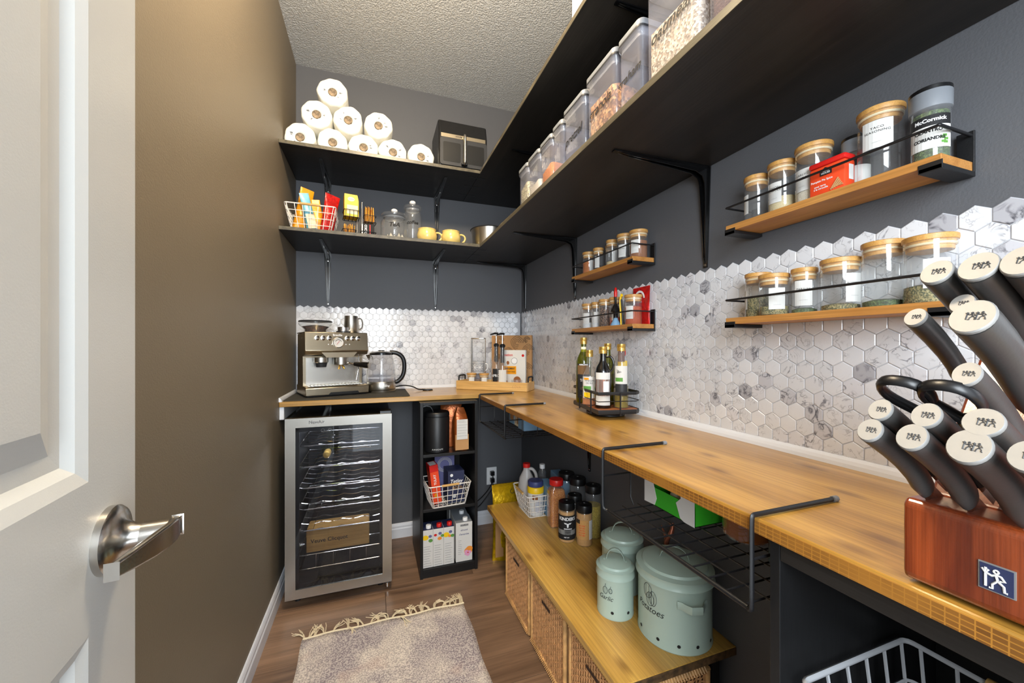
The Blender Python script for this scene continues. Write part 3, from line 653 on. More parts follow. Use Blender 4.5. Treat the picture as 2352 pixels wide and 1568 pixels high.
# things inside
wb = thing('wine_box', 'yellow wooden champagne box lying inside the wine fridge', 'box', (-.145, 2.0, .205))
MB().box(-.155, .05, 0, .125, .16, .105, .003).build('crate', M['counter_x'], wb); 
MB().box(-.150, .055, .1052, .120, .155, .108, .001).build('lid', M['counter_x'], wb)
text('Veuve Clicquot', .026, M['ink'], wb, (-.055, .0488, .052), bold=.0003)
cb = thing('champagne_bottle', 'dark champagne bottle with gold top lying on a fridge rack', 'bottle', (-.215, 2.09, .657))
bt = MB().lathe([(0, 0), (.038, .002), (.040, .01), (.040, .15), (.03, .19), (.015, .23), (.0145, .27)], 20); bt.xf(Matrix(((1, 0, 0, 0), (0, 0, -1, .27), (0, 1, 0, 0), (0, 0, 0, 1))))
bt.build('bottle_glass', M['glass_green'], cb, 50); cp = MB().lathe([(.0165, .23), (.017, .285), (.014, .292), (0, .293)], 16); cp.xf(Matrix(((1, 0, 0, 0), (0, 0, -1, .27), (0, 1, 0, 0), (0, 0, 0, 1)))); cp.build('foil_cap', M['gold'], cb, 50)

# ================================================================ three-cube black cabinet
cu = thing('cube_cabinet', 'black three-cube open cabinet standing right of the wine fridge', 'cabinet', (.372, 2.0, 0))
cw = .150; P_ = .015
MB().box(-cw, 0, 0, -cw+P_, .40, .896, .001).build('side_panel', M['black_lam'], cu); MB().box(cw-P_, 0, 0, cw, .40, .896, .001).build('side_panel', M['black_lam'], cu)
for z in (.0, .336, .616, .881): MB().box(-cw+P_, .002, z+(.032 if z == 0 else 0), cw-P_, .392, z+P_+(.032 if z == 0 else 0), .001).build('shelf', M['black_lam'], cu)
MB().box(-cw+P_, .006, 0, cw-P_, .016, .031).build('toe_board', M['black_lam'], cu)
MB().box(-cw+P_, .392, .03, cw-P_, .396, .88).build('back_panel', M['black_lam'], cu)
CUx, CUy = .372, 2.0
# canister
cn = thing('coffee_canister', 'matte black coffee canister on the top cube shelf', 'canister', (.318, 2.075, .632))
MB().lathe([(0, 0), (.062, 0), (.065, .003), (.065, .178), (.063, .181), (.063, .183), (.0655, .185), (.0655, .200), (.060, .207), (0, .208)], 40).build('body', M['black_metal'], cn, 40)
MB().tube([(-.02, 0, .206)]+[(-.055+.028*cos(a), .0, .222+.016*sin(a)) for a in (0, .8, 1.6, 2.4, 3.1)], .004, 6).build('lid_handle', M['gloss_black'], cn, 60)
text('AIRSCAPE', .0105, M['white'], cn, bend=(.0655, -pi/2-.1, .018), space=1.35)
bg_ = thing('coffee_bag', 'brown coffee bean bag with white nutrition label on the top cube shelf', 'bag', (.440, 2.055, .632), .05)
bb = MB(); lv_ = [(.0, .034, .030), (.02, .038, .034), (.11, .038, .034), (.155, .037, .033), (.20, .028, .012), (.225, .018, .006)]
vs = []; 
for z, a, b_ in lv_: vs += [(p[0], p[1], z+.003*sin(7*p[0]*30)) for p in rrect(-a, -b_, a, b_, min(a, b_)*.3, 2)]
n = 12; bb.add(vs, [(k*n+i, k*n+(i+1) % n, (k+1)*n+(i+1) % n, (k+1)*n+i) for k in range(len(lv_)-1) for i in range(n)]+[list(range(n))[::-1], [(len(lv_)-1)*n+i for i in range(n)]])
bb.build('pouch', [M['foil_copper']], bg_, 50)
MB().box(-.036, -.0365, .004, .036, -.0345, .085).build('kraft_panel', M['kraft'], bg_); lb = MB().box(-.029, -.0385, .060, .030, -.0367, .165).build('nutrition_label', M['paper'], bg_)
for k in range(13): text('Nutrition Facts' if k == 0 else 'mmmmmmmm mmm'[:9+(k*5) % 4], .0062, M['grey_ink'], lb, (-.026, -.0389, .158-k*.0072), align='LEFT', bold=0)if k in (0, 1, 3, 5, 7, 9, 11) else None
sp_ = thing('coffee_bag', 'folded dark copper foil bag behind the black canister', 'bag', (.385, 2.15, .632), -.2)
bb = MB(); vs = []; lv_ = [(0, .04, .03), (.15, .04, .03), (.20, .055, .02), (.238, .06, .006)]
for z, a, b_ in lv_: vs += [(p[0]+z*.1, p[1], z+.004*sin(p[0]*90)) for p in rrect(-a, -b_, a, b_, min(a, b_)*.3, 2)]
bb.add(vs, [(k*n+i, k*n+(i+1) % n, (k+1)*n+(i+1) % n, (k+1)*n+i) for k in range(3) for i in range(n)]+[list(range(n))[::-1], [3*n+i for i in range(n)]]); bb.build('pouch', M['foil_copper'], sp_, 50)
# --- wire basket builder (open grid, tapered)
def wire_basket(name, label, loc, rz, w0, d0, w1, d1, h, mat_, nw, nd, nh, r=.0018, rim=.003, handle=None, group=None, cat='basket', rimx=0):
    t = thing(name, label, cat, loc, rz, group)
    def ring(k, n=3):
        w = w0+(w1-w0)*k; d = d0+(d1-d0)*k; return [(p[0], p[1], k*h) for p in rrect(-w/2, -d/2, w/2, d/2, .012, n)]
    f = MB(); f.tube(ring(1), rim, 6, closed=True); f.build('rim', mat_, t, 60)
    g = MB(); g.tube(ring(0), r*1.2, 5, closed=True)
    for i in range(1, nh): g.tube(ring(i/nh), r, 5, closed=True)
    for i in range(nw+1):
        u = -.5+.04+.92*i/nw; g.tube([(u*w1, -d1/2, h), (u*w0, -d0/2, 0), (u*w0, d0/2, 0), (u*w1, d1/2, h)], r, 5)
    for i in range(nd+1):
        u = -.5+.06+.88*i/nd; g.tube([(-w1/2, u*d1, h), (-w0/2, u*d0, 0), (w0/2, u*d0, 0), (w1/2, u*d1, h)], r, 5)
    g.build('wires', mat_, t, 60)
    if handle:   # wooden grip on the -y rim
        for s in handle: 
            a = MB()
            if s in ('f', 'b'): yy = -d1/2 if s == 'f' else d1/2; a.tube([(-w1*.2, yy, h), (w1*.2, yy, h)], rim*2.1, 10)
            else: xx = -w1/2 if s == 'l' else w1/2; a.tube([(xx, -d1*.22, h), (xx, d1*.22, h)], rim*2.1, 10)
            a.build('wooden_grip', M['bamboo'] if name != 'x' else M['copper'], t, 60)
    return t
wire_basket('wire_basket', 'small white wire basket of tea boxes on the middle cube shelf', (.368, 2.085, .3525), .08, .175, .15, .225, .19, .115, M['white_metal'], 7, 6, 4, handle='f')
def carton(name, label, loc, rz, w, d, h, mat_, cat='box', tilt=0, parts=(), c=.001, group=None, tiltx=0):
    t = thing(name, label, cat, loc, rz, group); 
    if tilt: t.rotation_euler = (tiltx, tilt, rz)
    elif tiltx: t.rotation_euler = (tiltx, 0, rz)
    MB().box(-w/2, -d/2, 0, w/2, d/2, h, c).build('carton', mat_, t); return t
t = carton('tea_box', 'tall red and orange tea box leaning in the white tea basket', (.315, 2.082, .358), .1, .045, .075, .205, M['orange_red'], tilt=-.12)
MB().box(-.0227, -.0382, .17, .0227, .0382, .2055).build('red_top', M['red'], t); MB().box(-.0175, -.03, .2057, .0175, .03, .2062).build('white_flap', M['paper'], t)
text('TULAY', .018, M['white'], t, (0, -.0384, .128), (0, 0, 1), (-1, 0, 0), bold=.0004)
f_ = MB(); f_.lathe([(0, 0), (.012, 0), (.012, .0004), (0, .0004)], 12, sx=.8); f_.xf(Matrix(((1, 0, 0, -.004), (0, 0, 1, -.0386), (0, 1, 0, .045), (0, 0, 0, 1)))); f_.build('leaf_print', M['foil_orange'], t)
t = carton('tea_box', 'navy blue BOLD tea box in the white tea basket', (.410, 2.085, .358), .05, .088, .11, .165, M['navy'])
text('Tetley', .026, M['white'], t, (.0, -.0556, .112), bold=.0006, shear=.2); text('BOLD', .021, M['gold'], t, (.006, -.0556, .076), bold=.0006); text('Orange Pekoe', .009, M['white'], t, (.0, -.0556, .092), shear=.3)
f_ = MB(); f_.lathe([(0, 0), (.008, 0), (.008, .0004), (0, .0004)], 14); f_.xf(Matrix(((1, 0, 0, -.025), (0, 0, 1, -.0558), (0, 1, 0, .145), (0, 0, 0, 1)))); f_.build('seal_print', M['white'], t)
f_ = MB(); f_.lathe([(0, 0), (.010, 0), (.010, .0004), (0, .0004)], 14); f_.xf(Matrix(((1, 0, 0, -.010), (0, 0, 1, -.0558), (0, 1, 0, .035), (0, 0, 0, 1)))); f_.build('seal_print', M['paper'], t)
t = thing('plastic_pouch', 'clear plastic pouch with a round seal behind the navy tea box', 'pouch', (.372, 2.155, .358)); MB().box(-.055, -.004, 0, .055, .004, .225, .002).build('pouch', M['lilac'], t)
f_ = MB()
for rr in (.040, .034, .028): f_.tube([(rr*cos(q*pi/12), -.0052, .17+rr*sin(q*pi/12)) for q in range(24)], .0012, 4, closed=True)
f_.build('ring_seal', M['paper'], t)
# --- milk cartons
def milk(label, x, w, capmat, top, prints, group='milk and broth cartons on the bottom cube shelf', y=2.055, h=.185, d=.085):
    t = thing('drink_carton', label, 'carton', (x, y, .048), 0, group)
    b = MB(); b.box(-w/2, -d/2, 0, w/2, d/2, h, .0015); b.build('carton', M['paper'], t)
    tp = MB(); tp.add([(-w/2+.001, -d/2+.001, h), (w/2-.001, -d/2+.001, h), (w/2-.001, d/2-.001, h+.006), (-w/2+.001, d/2-.001, h+.006), (w/2-.001, d/2-.001, h-.001), (-w/2+.001, d/2-.001, h-.001)], [(0, 1, 2, 3), (1, 4, 2), (0, 3, 5), (3, 2, 4, 5)]); tp.build('top_fold', top, t)
    MB().lathe([(0, 0), (.0135, 0), (.0135, .015), (.012, .017), (0, .017)], 18, (w*.12, -d*.22, h+.001)).build('cap', capmat, t, 40)
    for pi_, (px, pz, r, mm) in enumerate(prints):
        f_ = MB(); f_.lathe([(0, 0), (r, 0), (r, .0003), (0, .0003)], 14, sy=.8); f_.xf(Matrix(((1, 0, 0, px), (0, 0, 1, -d/2-.0004-.00035*pi_), (0, 1, 0, pz), (0, 0, 0, 1)))); f_.build('print', mm, t)
    return t
def smallprint(t, x, z0, z1, w, d, n=9):
    mb = MB(); random.seed(int(x*1e4) & 255)
    for k in range(n):
        z = z0+(z1-z0)*k/n; q = w*random.uniform(.6, 1); mb.box(x-w/2, d-.0003, z, x-w/2+q, d, z+.0012)
    mb.build('small_print', M['grey_ink'], t)
hs = .193
t = milk('broth carton with white cap, leftmost on the bottom cube shelf', .262, .054, M['white'], M['navy'], [(-.012, .155, .016, M['yellow']), (.012, .160, .009, M['lilac']), (.014, .138, .011, M['leaf_print'])], h=hs); smallprint(t, 0, .01, .12, .042, -.0428)
t = milk('broth carton with red cap, second from the left on the bottom cube shelf', .3165, .054, M['red'], M['navy'], [(.006, .142, .011, M['orange_print']), (-.016, .162, .008, M['red']), (.008, .168, .009, M['lilac']), (.02, .155, .009, M['leaf_print'])], h=hs); smallprint(t, 0, .01, .12, .042, -.0428)
t = milk('broth carton with red cap, next to the almond drink carton', .371, .054, M['red'], M['navy'], [(-.014, .155, .016, M['yellow']), (.004, .147, .009, M['orange_print']), (.008, .168, .009, M['lilac']), (.018, .147, .010, M['leaf_print'])], h=hs); smallprint(t, 0, .012, .12, .042, -.0428)
t = milk('large white almond drink carton at the right of the bottom cube shelf', .4515, .088, M['white'], M['plastic_grey'], [(.022, .052, .022, M['orange_print']), (.028, .062, .018, M['orange_print']), (.012, .05, .010, M['pinkflower']), (.028, .045, .010, M['pinkflower']), (.020, .033, .010, M['pinkflower']), (.010, .038, .009, M['pinkflower']), (.02, .044, .004, M['red'])], h=.205)
text('almond', .0125, M['blue'], t, (0, -.0428, .165), bold=.0002); text("d'amandes", .0125, M['blue'], t, (0, -.0428, .143), bold=.0002)
nb = MB().box(-.020, -.0430, .186, .022, -.0426, .195).build('name_band', M['ink'], t); text('KIRKLAND', .008, M['white'], nb, (.001, -.0432, .1905)); smallprint(t, -.022, .04, .12, .02, -.0428, 8)
for k, lab in enumerate(('grey topped almond carton directly behind the front almond carton', 'rearmost grey topped almond carton on the bottom cube shelf')): milk(lab, .4515-.002*k, .086, M['white'], M['plastic_grey'], [], y=2.145+.09*k, h=.205)
# outlet + cords
ou = thing('wall_outlet', 'white wall outlet with two black plugs on the back wall', 'outlet', (.748, BY-.001, .315))
MB().box(-.035, -.005, -.0575, .035, 0, .0575, .002).build('cover_plate', M['white'], ou); 
for z in (.020, -.020): MB().box(-.016, -.0065, z-.013, .016, -.0051, z+.013, .001).build('socket', M['paper'], ou)
for nm, z, dx, lab in (('power_cord', .338, 0, 'black power cord from the upper socket, running down behind the cabinet'), ('power_cord', .292, .006, 'black power cord from the lower socket, running down behind the cabinet')):
    pc = thing(nm, lab, 'cord', (.748, BY-.0085, z)); MB().box(-.013, -.026, -.015, .013, 0, .013, .003).build('plug', M['plastic_black'], pc)
    MB().tube(ease([(0, -.022, -.01), (0, -.035, -.04), (-.03, -.03, -.10+dx*3), (-.10, -.025, -.17), (-.20, -.02, -.21+dx)], 3), .0032, 6).build('cable', M['plastic_black'], pc, 60)

# ================================================================ yellow bag on the floor
yb = thing('snack_bag', 'tall shiny yellow bag standing on the floor behind the bench end', 'bag', (.735, 2.055, 0))
def bag(mb, w, d, h, seal=.03, n=14, m=12, ph=0, top_w=1.0, wav=.004):
    vs = []; 
    for j in range(m+1):
        t_ = j/m; z = h*t_; dd_ = d*(sin(pi*min(1, .18+t_*.9)) if t_ < .95 else .03); dd_ = max(dd_, .0015)
        ww = w*(1-(.06*sin(pi*t_)))*(1+(top_w-1)*t_)
        for i in range(2*n):
            a = 2*pi*i/(2*n); x = cos(a); yv = sin(a); xx = abs(x)**.55*(1 if x > 0 else -1)*ww/2
            vs.append((xx, yv*dd_/2+wav*sin(5*a+7*t_+ph)*(1-t_)*.5, z+wav*.6*sin(3*a+ph)*(1 if 0 < j < m else 0)))
    k = 2*n; mb.add(vs, [(j*k+i, j*k+(i+1) % k, (j+1)*k+(i+1) % k, (j+1)*k+i) for j in range(m) for i in range(k)]+[list(range(k))[::-1], [m*k+i for i in range(k)]]); return mb
bag(MB(), .235, .085, .415, ph=1, wav=.010).build('bag_body', M['foil_yellow'], yb, 60)
MB().box(-.105, -.006, .412, .105, .006, .417, .001).build('top_seal', M['foil_yellow'], yb)
pr = MB(); pr.box(-.108, -.0375, .03, -.062, -.0355, .22, .001); pr.build('window_print', M['kraft'], yb)
for z in (.07, .12, .17): f_ = MB(); f_.lathe([(0, 0), (.017, 0), (.017, .002), (0, .002)], 16); f_.xf(Matrix(((1, 0, 0, -.025), (0, 0, 1, -.0475), (0, 1, 0, z), (0, 0, 0, 1)))); f_.build('badge', M['red'], yb)
MB().tube([(.0+.012*cos(q*pi/7), -.010, .372+.012*sin(q*pi/7)) for q in range(4, 14)], .0015, 5).build('tie', M['ink'], yb)

# ================================================================ right black cabinet
rc = thing('black_cabinet', 'black wood open cabinet under the near end of the long worktop', 'cabinet', (0, 0, 0))
MB().box(.556, .398, 0, WX-.005, .413, CT-.026, .001).build('side_panel', M['black_lam'], rc); MB().box(.556, .02, 0, WX-.005, .035, CT-.026, .001).build('side_panel', M['black_lam'], rc)
MB().box(.556, .0355, CT-.052, WX-.007, .3975, CT-.0262, .001).build('top_panel', M['black_wood_y'], rc); MB().box(.556, .0355, .40, WX-.02, .3975, .418, .001).build('shelf', M['black_lam'], rc)
MB().box(WX-.014, .0355, .05, WX-.006, .3975, CT-.053).build('back_panel', M['black_lam'], rc); MB().box(.56, .0355, .03, WX-.02, .3975, .046, .001).build('shelf', M['black_lam'], rc)
gb_ = wire_basket('wire_basket', 'grey wire basket with wooden grip inside the black cabinet', (.695, .2165, .4185), 0, .19, .25, .245, .325, .285, M['grey_metal'], 5, 7, 5, r=.0024, rim=.0042, handle='r')

# ================================================================ under-worktop wire baskets
def under_basket(label, y0, y1, xd=.34, z0=.778, back=.20):
    t = thing('hanging_wire_basket', label, 'wire basket', (.545, (y0+y1)/2, 0), 0, 'black wire baskets hooked over the worktop'); L = (y1-y0)/2; zt = CT+.0045; R_ = .0042
    f = MB(); zb = z0
    for s in (-1, 1): 
        f.tube(ease([(.175, s*L, zt), (.0, s*L, zt), (-.006, s*L, zt), (-.008, s*L, zt-.006), (-.008, s*L, CT-.05), (-.008, s*L, zb+.012), (-.006, s*L*.985, zb+.001), (.0, s*(L-.012), zb)], 1), .0042, 6, ry=.0030)
    f.tube([(0, -L+.012, zb), (0, L-.012, zb)], R_, 8); f.build('frame', M['black_metal'], t, 60)
    c_ = MB()
    for s in (-1, 1): c_.tube([(.176, s*L, zt), (.186, s*L, zt)], .0052, 8)
    c_.build('end_cap', M['plastic_grey'], t, 60)
    g = MB(); n = 11
    for k in range(n):
        y = -L+.02+(2*L-.04)*k/(n-1); g.tube(ease([(0, y, zb), (xd-.02, y, zb-.001), (xd-.002, y, zb+.004), (xd, y, zb+.02), (xd, y, CT-.05)], 1), .0018, 5)
    for k in range(1, 8): x = xd*k/7.5; g.tube([(x, -L+.006, zb+.002), (x, L-.006, zb+.002)], .0017, 5)
    for s in (-1, 1):
        yy = s*(L+.0); g.tube([(-.006, yy, CT-.062), (xd, yy, CT-.062)], .0022, 5)
        for k in range(1, 5): x = xd*k/4.6; g.tube([(x, yy, CT-.062), (x, yy, zb+.02), (x, yy-s*.012, zb+.003)], .0018, 5)
    g.tube([(xd, -L, CT-.062), (xd, L, CT-.062)], .0022, 5)
    g.build('grid', M['black_metal'], t, 60); return t
under_basket('near black wire basket hooked over the worktop, holding the green box', .427, .829)
under_basket('far black wire basket hooked over the worktop, holding blue boxes', 1.594, 2.015)
g = thing('tea_box', 'opened green box with torn white flaps in the near hanging basket', 'box', (.735, .748, .7825), radians(0))
gx, gy = .07, .083
mb = MB(); mb.box(-gx, -gy, 0, gx, gy, .0015); mb.box(-gx, -gy, 0, gx, -gy+.0015, .098); mb.box(-gx, gy-.0015, 0, gx, gy, .098); mb.box(gx-.0015, -gy, 0, gx, gy, .098); mb.box(-gx, -gy, 0, -gx+.0015, gy, .045); mb.build('carton', M['green'], g)
mb = MB(); mb.prism([(-gy, .0), (-gy, .098), (-gy+.052, .098), (-gy+.04, .05), (-gy+.055, .035), (-gy+.042, .004), (-gy+.03, .0)], 'x', -gx-.0012, -gx-.0002); mb.build('torn_flap', M['paper'], g); MB().prism([(gy, .0), (gy, .098), (gy-.028, .098), (gy-.032, .06), (gy-.045, .02), (gy-.038, .002)], 'x', -gx-.0012, -gx-.0002).build('torn_flap', M['paper'], g)
t = thing('plastic_bag', 'crumpled whitish inner bag sticking out of the green box', 'bag', (.735, .735, .7845)); bag(MB(), .10, .11, .085, n=10, m=8, wav=.006, top_w=.7).xf(Matrix.Rotation(.4, 4, 'Z')).build('film', M['tea_bag'], t, 60)
t = thing('honey_jar', 'glass jar of amber honey at the near end of the hanging basket', 'jar', (.737, .597, .7825))
MB().lathe([(0, 0), (.040, 0), (.046, .006), (.046, .085), (.040, .095)], 28).build('glass_body', M['glass'], t, 40); MB().lathe([(0, .002), (.039, .002), (.0445, .008), (.0445, .080), (0, .080)], 28).build('honey', M['amber'], t, 40); MB().lathe([(.0, .0952), (.042, .0952), (.042, .108), (0, .108)], 24).build('lid', M['gold'], t, 40)
t = thing('spice_tin', 'black tin with white barcode label at the near end of the hanging basket', 'jar', (.706, .492, .7825)); MB().lathe([(0, 0), (.026, 0), (.0285, .003), (.0285, .07), (.026, .074), (0, .074)], 24).build('body', M['plastic_black'], t, 40)
bc = MB()
for k in range(11): a = pi+.15+k*.062; bc.patch(.0287, .022, .052, a, a+(.03 if k % 3 else .042), 1)
bc.build('barcode', M['white'], t)
for lab, x, y, w, d, mm in (('light blue tissue box at the far end of the hanging basket', .735, 1.905, .11, .075, 'light_blue'), ('cream and blue box in the middle of the far hanging basket', .735, 1.826, .11, .07, 'cream'), ('blue and white food bag box at the near end of the far hanging basket', .765, 1.742, .19, .08, 'light_blue')):
    t = carton('food_box', lab, (x, y, .7825), 0, w, d, .092, M[mm])
    if mm == 'cream':
        MB().box(-w/2-.0008, -.032, .012, -w/2-.0002, .0, .092).build('photo_panel', M['kraft'], t); text('Crackers', .017, M['blue'], t, (-w/2-.0012, .018, .045), (0, 0, 1), (0, 1, 0), bold=.0004)
    elif w > .15:
        p = MB(); p.prism([(-.085, .092)]+[(-.085+.17*q/12, .092-.062*sin(pi*q/12)**.6) for q in range(1, 12)]+[(.085, .092)], 'y', -d/2-.0008, -d/2-.0002); p.build('blue_panel', M['blue'], t); text('Ziploc', .032, M['white'], t, (.005, -d/2-.0012, .062), shear=.25, bold=.0006)
    else: MB().box(-w/2-.0008, -.03, .02, -w/2-.0002, .02, .08).build('photo_panel', M['kraft'], t)

# ================================================================ paper towels and air fryer on the upper back shelf
S1, S2 = 1.7482, 2.1532
def towel(label, x, z, seed):
    random.seed(seed); r = .0725; L = .27
    t = thing('paper_towel_roll', label, 'paper towel', (x, 2.165, z), 0, 'paper towel rolls on the upper shelf')
    wob = [random.uniform(-.0035, .001) for _ in range(4)]
    def R_(a, k): return k*(r+wob[0]*cos(2*a+seed)+wob[1]*cos(3*a)-.0012+(.0015*cos(9*a+seed)))
    n = 40; rings = [(.27, .012), (.33, .002), (.6, -.001), (.86, .0), (.96, .004), (1.0, .012), (1.0, L-.012), (.95, L-.002), (.3, L)]
    vs = [(R_(2*pi*i/n, k)*cos(2*pi*i/n), y+(.0015*sin(7*2*pi*i/n+seed) if .3 < k < .95 else 0), R_(2*pi*i/n, k)*sin(2*pi*i/n)) for k, y in rings for i in range(n)]
    m = MB().add(vs, [(a*n+i, a*n+(i+1) % n, (a+1)*n+(i+1) % n, (a+1)*n+i) for a in range(len(rings)-1) for i in range(n)]+[[(len(rings)-1)*n+i for i in range(n)]])
    m.build('paper', M['towel'], t, 70)
    c_ = MB(); c_.lathe([(.0205, 0), (.0195, 0), (.0195, .12), (.0, .12)], 20); 
    for q in range(4): a = q*1.5+seed; c_.tube([(.017*cos(a), .017*sin(a), .004), (.004*cos(a+1), .004*sin(a+1), .014), (.016*cos(a+2.6), .016*sin(a+2.6), .005)], .003, 4)
    c_.xf(Matrix(((1, 0, 0, 0), (0, 0, 1, .004), (0, 1, 0, 0), (0, 0, 0, 1)))); c_.build('core', M['card_core'], t, 60)
    f_ = MB()       # folded film ends of the wrapper
    for q in range(3):
        a = random.uniform(0, 6.28); p = Vector((.03*cos(a), -.0005, .03*sin(a))); u = Vector((cos(a), 0, sin(a))); w = Vector((-sin(a), 0, cos(a)))
        f_.add([p, p+u*.012+w*.004, p+u*.018-w*.002, p+u*.006-w*.006-Vector((0, .003, 0))], [(0, 1, 2, 3)])
    f_.build('wrapper_fold', M['plastic_grey'], t)
    return t
for x, z, lab, sd in ((-.3395, 2.2262, 'paper towel roll in the bottom row against the left wall', 1), (-.1915, 2.2262, 'second paper towel roll from the left in the bottom row', 2), (-.0435, 2.2262, 'middle paper towel roll of the bottom row', 3), (.1045, 2.2262, 'fourth paper towel roll of the bottom row', 4),
                      (.2525, 2.2262, 'rightmost paper towel roll of the bottom row, beside the air fryer', 5), (-.2655, 2.3545, 'leftmost paper towel roll of the middle row', 6), (-.1175, 2.3545, 'centre paper towel roll of the middle row', 7), (.0305, 2.3545, 'paper towel roll standing out at the right of the middle row', 8), (-.1915, 2.4828, 'topmost paper towel roll of the stack', 9)):
    towel(lab, x-.006, z, sd)
af = thing('air_fryer', 'black and silver air fryer with a vertical drawer handle on the upper shelf', 'air fryer', (.468, 2.10, S2))
aw = .136
b = MB(); pr = [(0, .012), (0, .155), (.004, .20), (.020, .268), (.034, .278), (.25, .272), (.262, .26), (.262, .01)]
b.prism([(y, z) for y, z in pr], 'x', -aw, aw); ob = b.build('housing', M['plastic_black'], af, 30); bm_ = ob.modifiers.new('b', 'BEVEL'); bm_.width = .009; bm_.segments = 3; bm_.limit_method = 'ANGLE'
MB().box(-aw+.004, .006, 0, aw-.004, .255, .013, .003).build('base', M['plastic_black'], af)
MB().add([(-aw+.012, -.0015, .170), (aw-.012, -.0015, .170), (aw-.012, -.0015, .190), (-aw+.012, -.0015, .190)], [(0, 1, 2, 3)]).build('silver_strip', M['steel_h'], af)
MB().add([(-aw+.012, .0012, .193), (aw-.012, .0012, .193), (aw-.012, .0172, .262), (-aw+.012, .0172, .262)], [(0, 1, 2, 3)]).build('touch_panel', M['gloss_black'], af)
dw = MB(); dw.prism(rrect(-aw+.006, .016, aw-.006, .164, .012, 3), 'y', -.010, .002); dw.build('drawer', M['dark_grey'], af, 40)
for a_, b__ in ((-aw+.022, -.018), (.018, aw-.022)): MB().prism(rrect(a_, .035, b__, .140, .008, 3), 'y', -.0112, -.0098).build('window', M['gloss_black'], af)
hh_ = MB(); hh_.tube(ease([(0, -.009, .178), (0, -.030, .176), (0, -.033, .160), (0, -.034, .06), (0, -.032, .03), (0, -.012, .026)], 2), .013, 12, ry=.009); hh_.build('handle', M['steel'], af, 60)
MB().box(-.016, -.0335, .018, .016, -.009, .034, .004).build('release_button', M['plastic_black'], af)
text('GOURMIA', .011, M['dark_grey'], af, (-.02, -.0022, .180), bold=.0002)
t = thing('round_pan', 'dark round pan standing on edge at the shelf corner beside the air fryer', 'pan', (.70, 2.22, S2+.085)); m = MB().lathe([(0, 0), (.075, 0), (.084, .03), (.085, .03), (.076, -.002), (0, -.002)], 32); m.xf(Matrix(((1, 0, 0, 0), (0, 0, 1, 0), (0, 1, 0, 0), (0, 0, 0, 1)))); m.build('pan', M['dark_grey'], t, 40)
t = thing('wooden_spoon', 'pale wooden stick lying along the front edge of the upper right shelf', 'spoon', (.572, 1.70, S2+.007)); MB().tube([(0, 0, 0), (0, .06, .001), (0, .25, .001), (0, .28, 0)], [.006, .006, .006, .004], 8).build('handle', M['bamboo'], t, 60)
t = thing('fabric_bin', 'bright white fabric bin with brown top at the edge of the upper right shelf', 'bin', (.660, .985, S2)); MB().box(-.075, -.10, 0, .075, .10, .13, .012).build('bin', M['towel'], t, 40); MB().box(-.070, -.095, .1302, .070, .095, .16, .01).build('top', M['kraft'], t, 40)

# ================================================================ lower back shelf
wire_basket('wire_basket', 'white wire basket of snack bags on the lower back shelf', (-.290, 2.20, S1), 0, .17, .16, .225, .20, .125, M['white_metal'], 6, 6, 4, handle='f')
for x, y, w, d, h, rz, tl, mm, lab in ((-.350, 2.19, .080, .05, .235, .45, .16, 'foil_orange', 'tall orange snack bag in the white basket at the left wall'), (-.286, 2.165, .055, .035, .195, .35, -.22, 'foil_blue', 'light blue snack bag in the white basket'),
                                  (-.262, 2.215, .07, .035, .185, .2, -.15, 'foil_orange', 'small orange snack bag behind the light blue one'), (-.226, 2.165, .065, .045, .21, .5, .16, 'foil_red', 'dark red snack bag at the right end of the white basket'), (-.315, 2.25, .09, .04, .19, .1, .0, 'lilac', 'grey mauve packet at the back of the white basket')):
    t = thing('snack_bag', lab, 'bag', (x, y, S1+.004), rz, 'snack bags in the white basket'); t.rotation_euler = (0, tl, rz); bag(MB(), w, d, h, ph=x*40, n=10, m=9, top_w=.8 if mm != 'foil_red' else 1.15).build('bag_body', M[mm], t, 60)
    if mm == 'foil_orange' and h > .2: text('Crispers', .018, M['cream'], t, (0, -d/2-.0015, h*.62), (.25, 0, .97), (-.97, 0, .25), shear=.3)
    if mm == 'foil_blue': MB().box(-.02, -d/2-.001, .02, .02, -d/2+.001, .09).build('photo_panel', M['cream'], t)
tc = thing('tea_rack', 'black wire rack holding tea boxes and sachets on the lower back shelf', 'rack', (-.070, 2.20, S1), .15)
g_ = MB(); 
for s in (-1, 1): g_.tube([(s*.012, 0, .0), (s*.012, 0, .20)], .0035, 8)
g_.build('posts', M['steel'], tc, 60, kind='stuff')
def tray_wire(nm, cx, cz, w, d):
    g = MB()
    for z in (0, .035): g.tube([(p[0]+cx, p[1], cz+z) for p in rrect(-w/2, -d/2, w/2, d/2, .01, 2)], .0018, 5, closed=True)
    for k in range(4): x = cx-w/2+w*(k+.5)/4; g.tube([(x, -d/2, cz+.035), (x, -d/2-.001, cz+.015), (x, -d/2, cz), (x, d/2, cz), (x, d/2, cz+.035)], .0015, 5)
    g.build(nm, M['black_metal'], tc, 60)
tray_wire('wire_tray', -.042, .104, .075, .085); tray_wire('wire_tray', .050, .092, .06, .07); tray_wire('wire_tray', -.052, .004, .065, .075); tray_wire('wire_tray', .042, .004, .075, .075)
t = thing('tea_box', 'yellow tea box in the top tray of the black wire rack', 'box', (-.112, 2.192, S1+.107), .15); m = MB(); m.prism([(-.034, .0), (.034, .0), (.034, .085), (.028, .113), (-.034, .113)], 'y', -.034, .034); m.build('carton', M['yellow'], t)
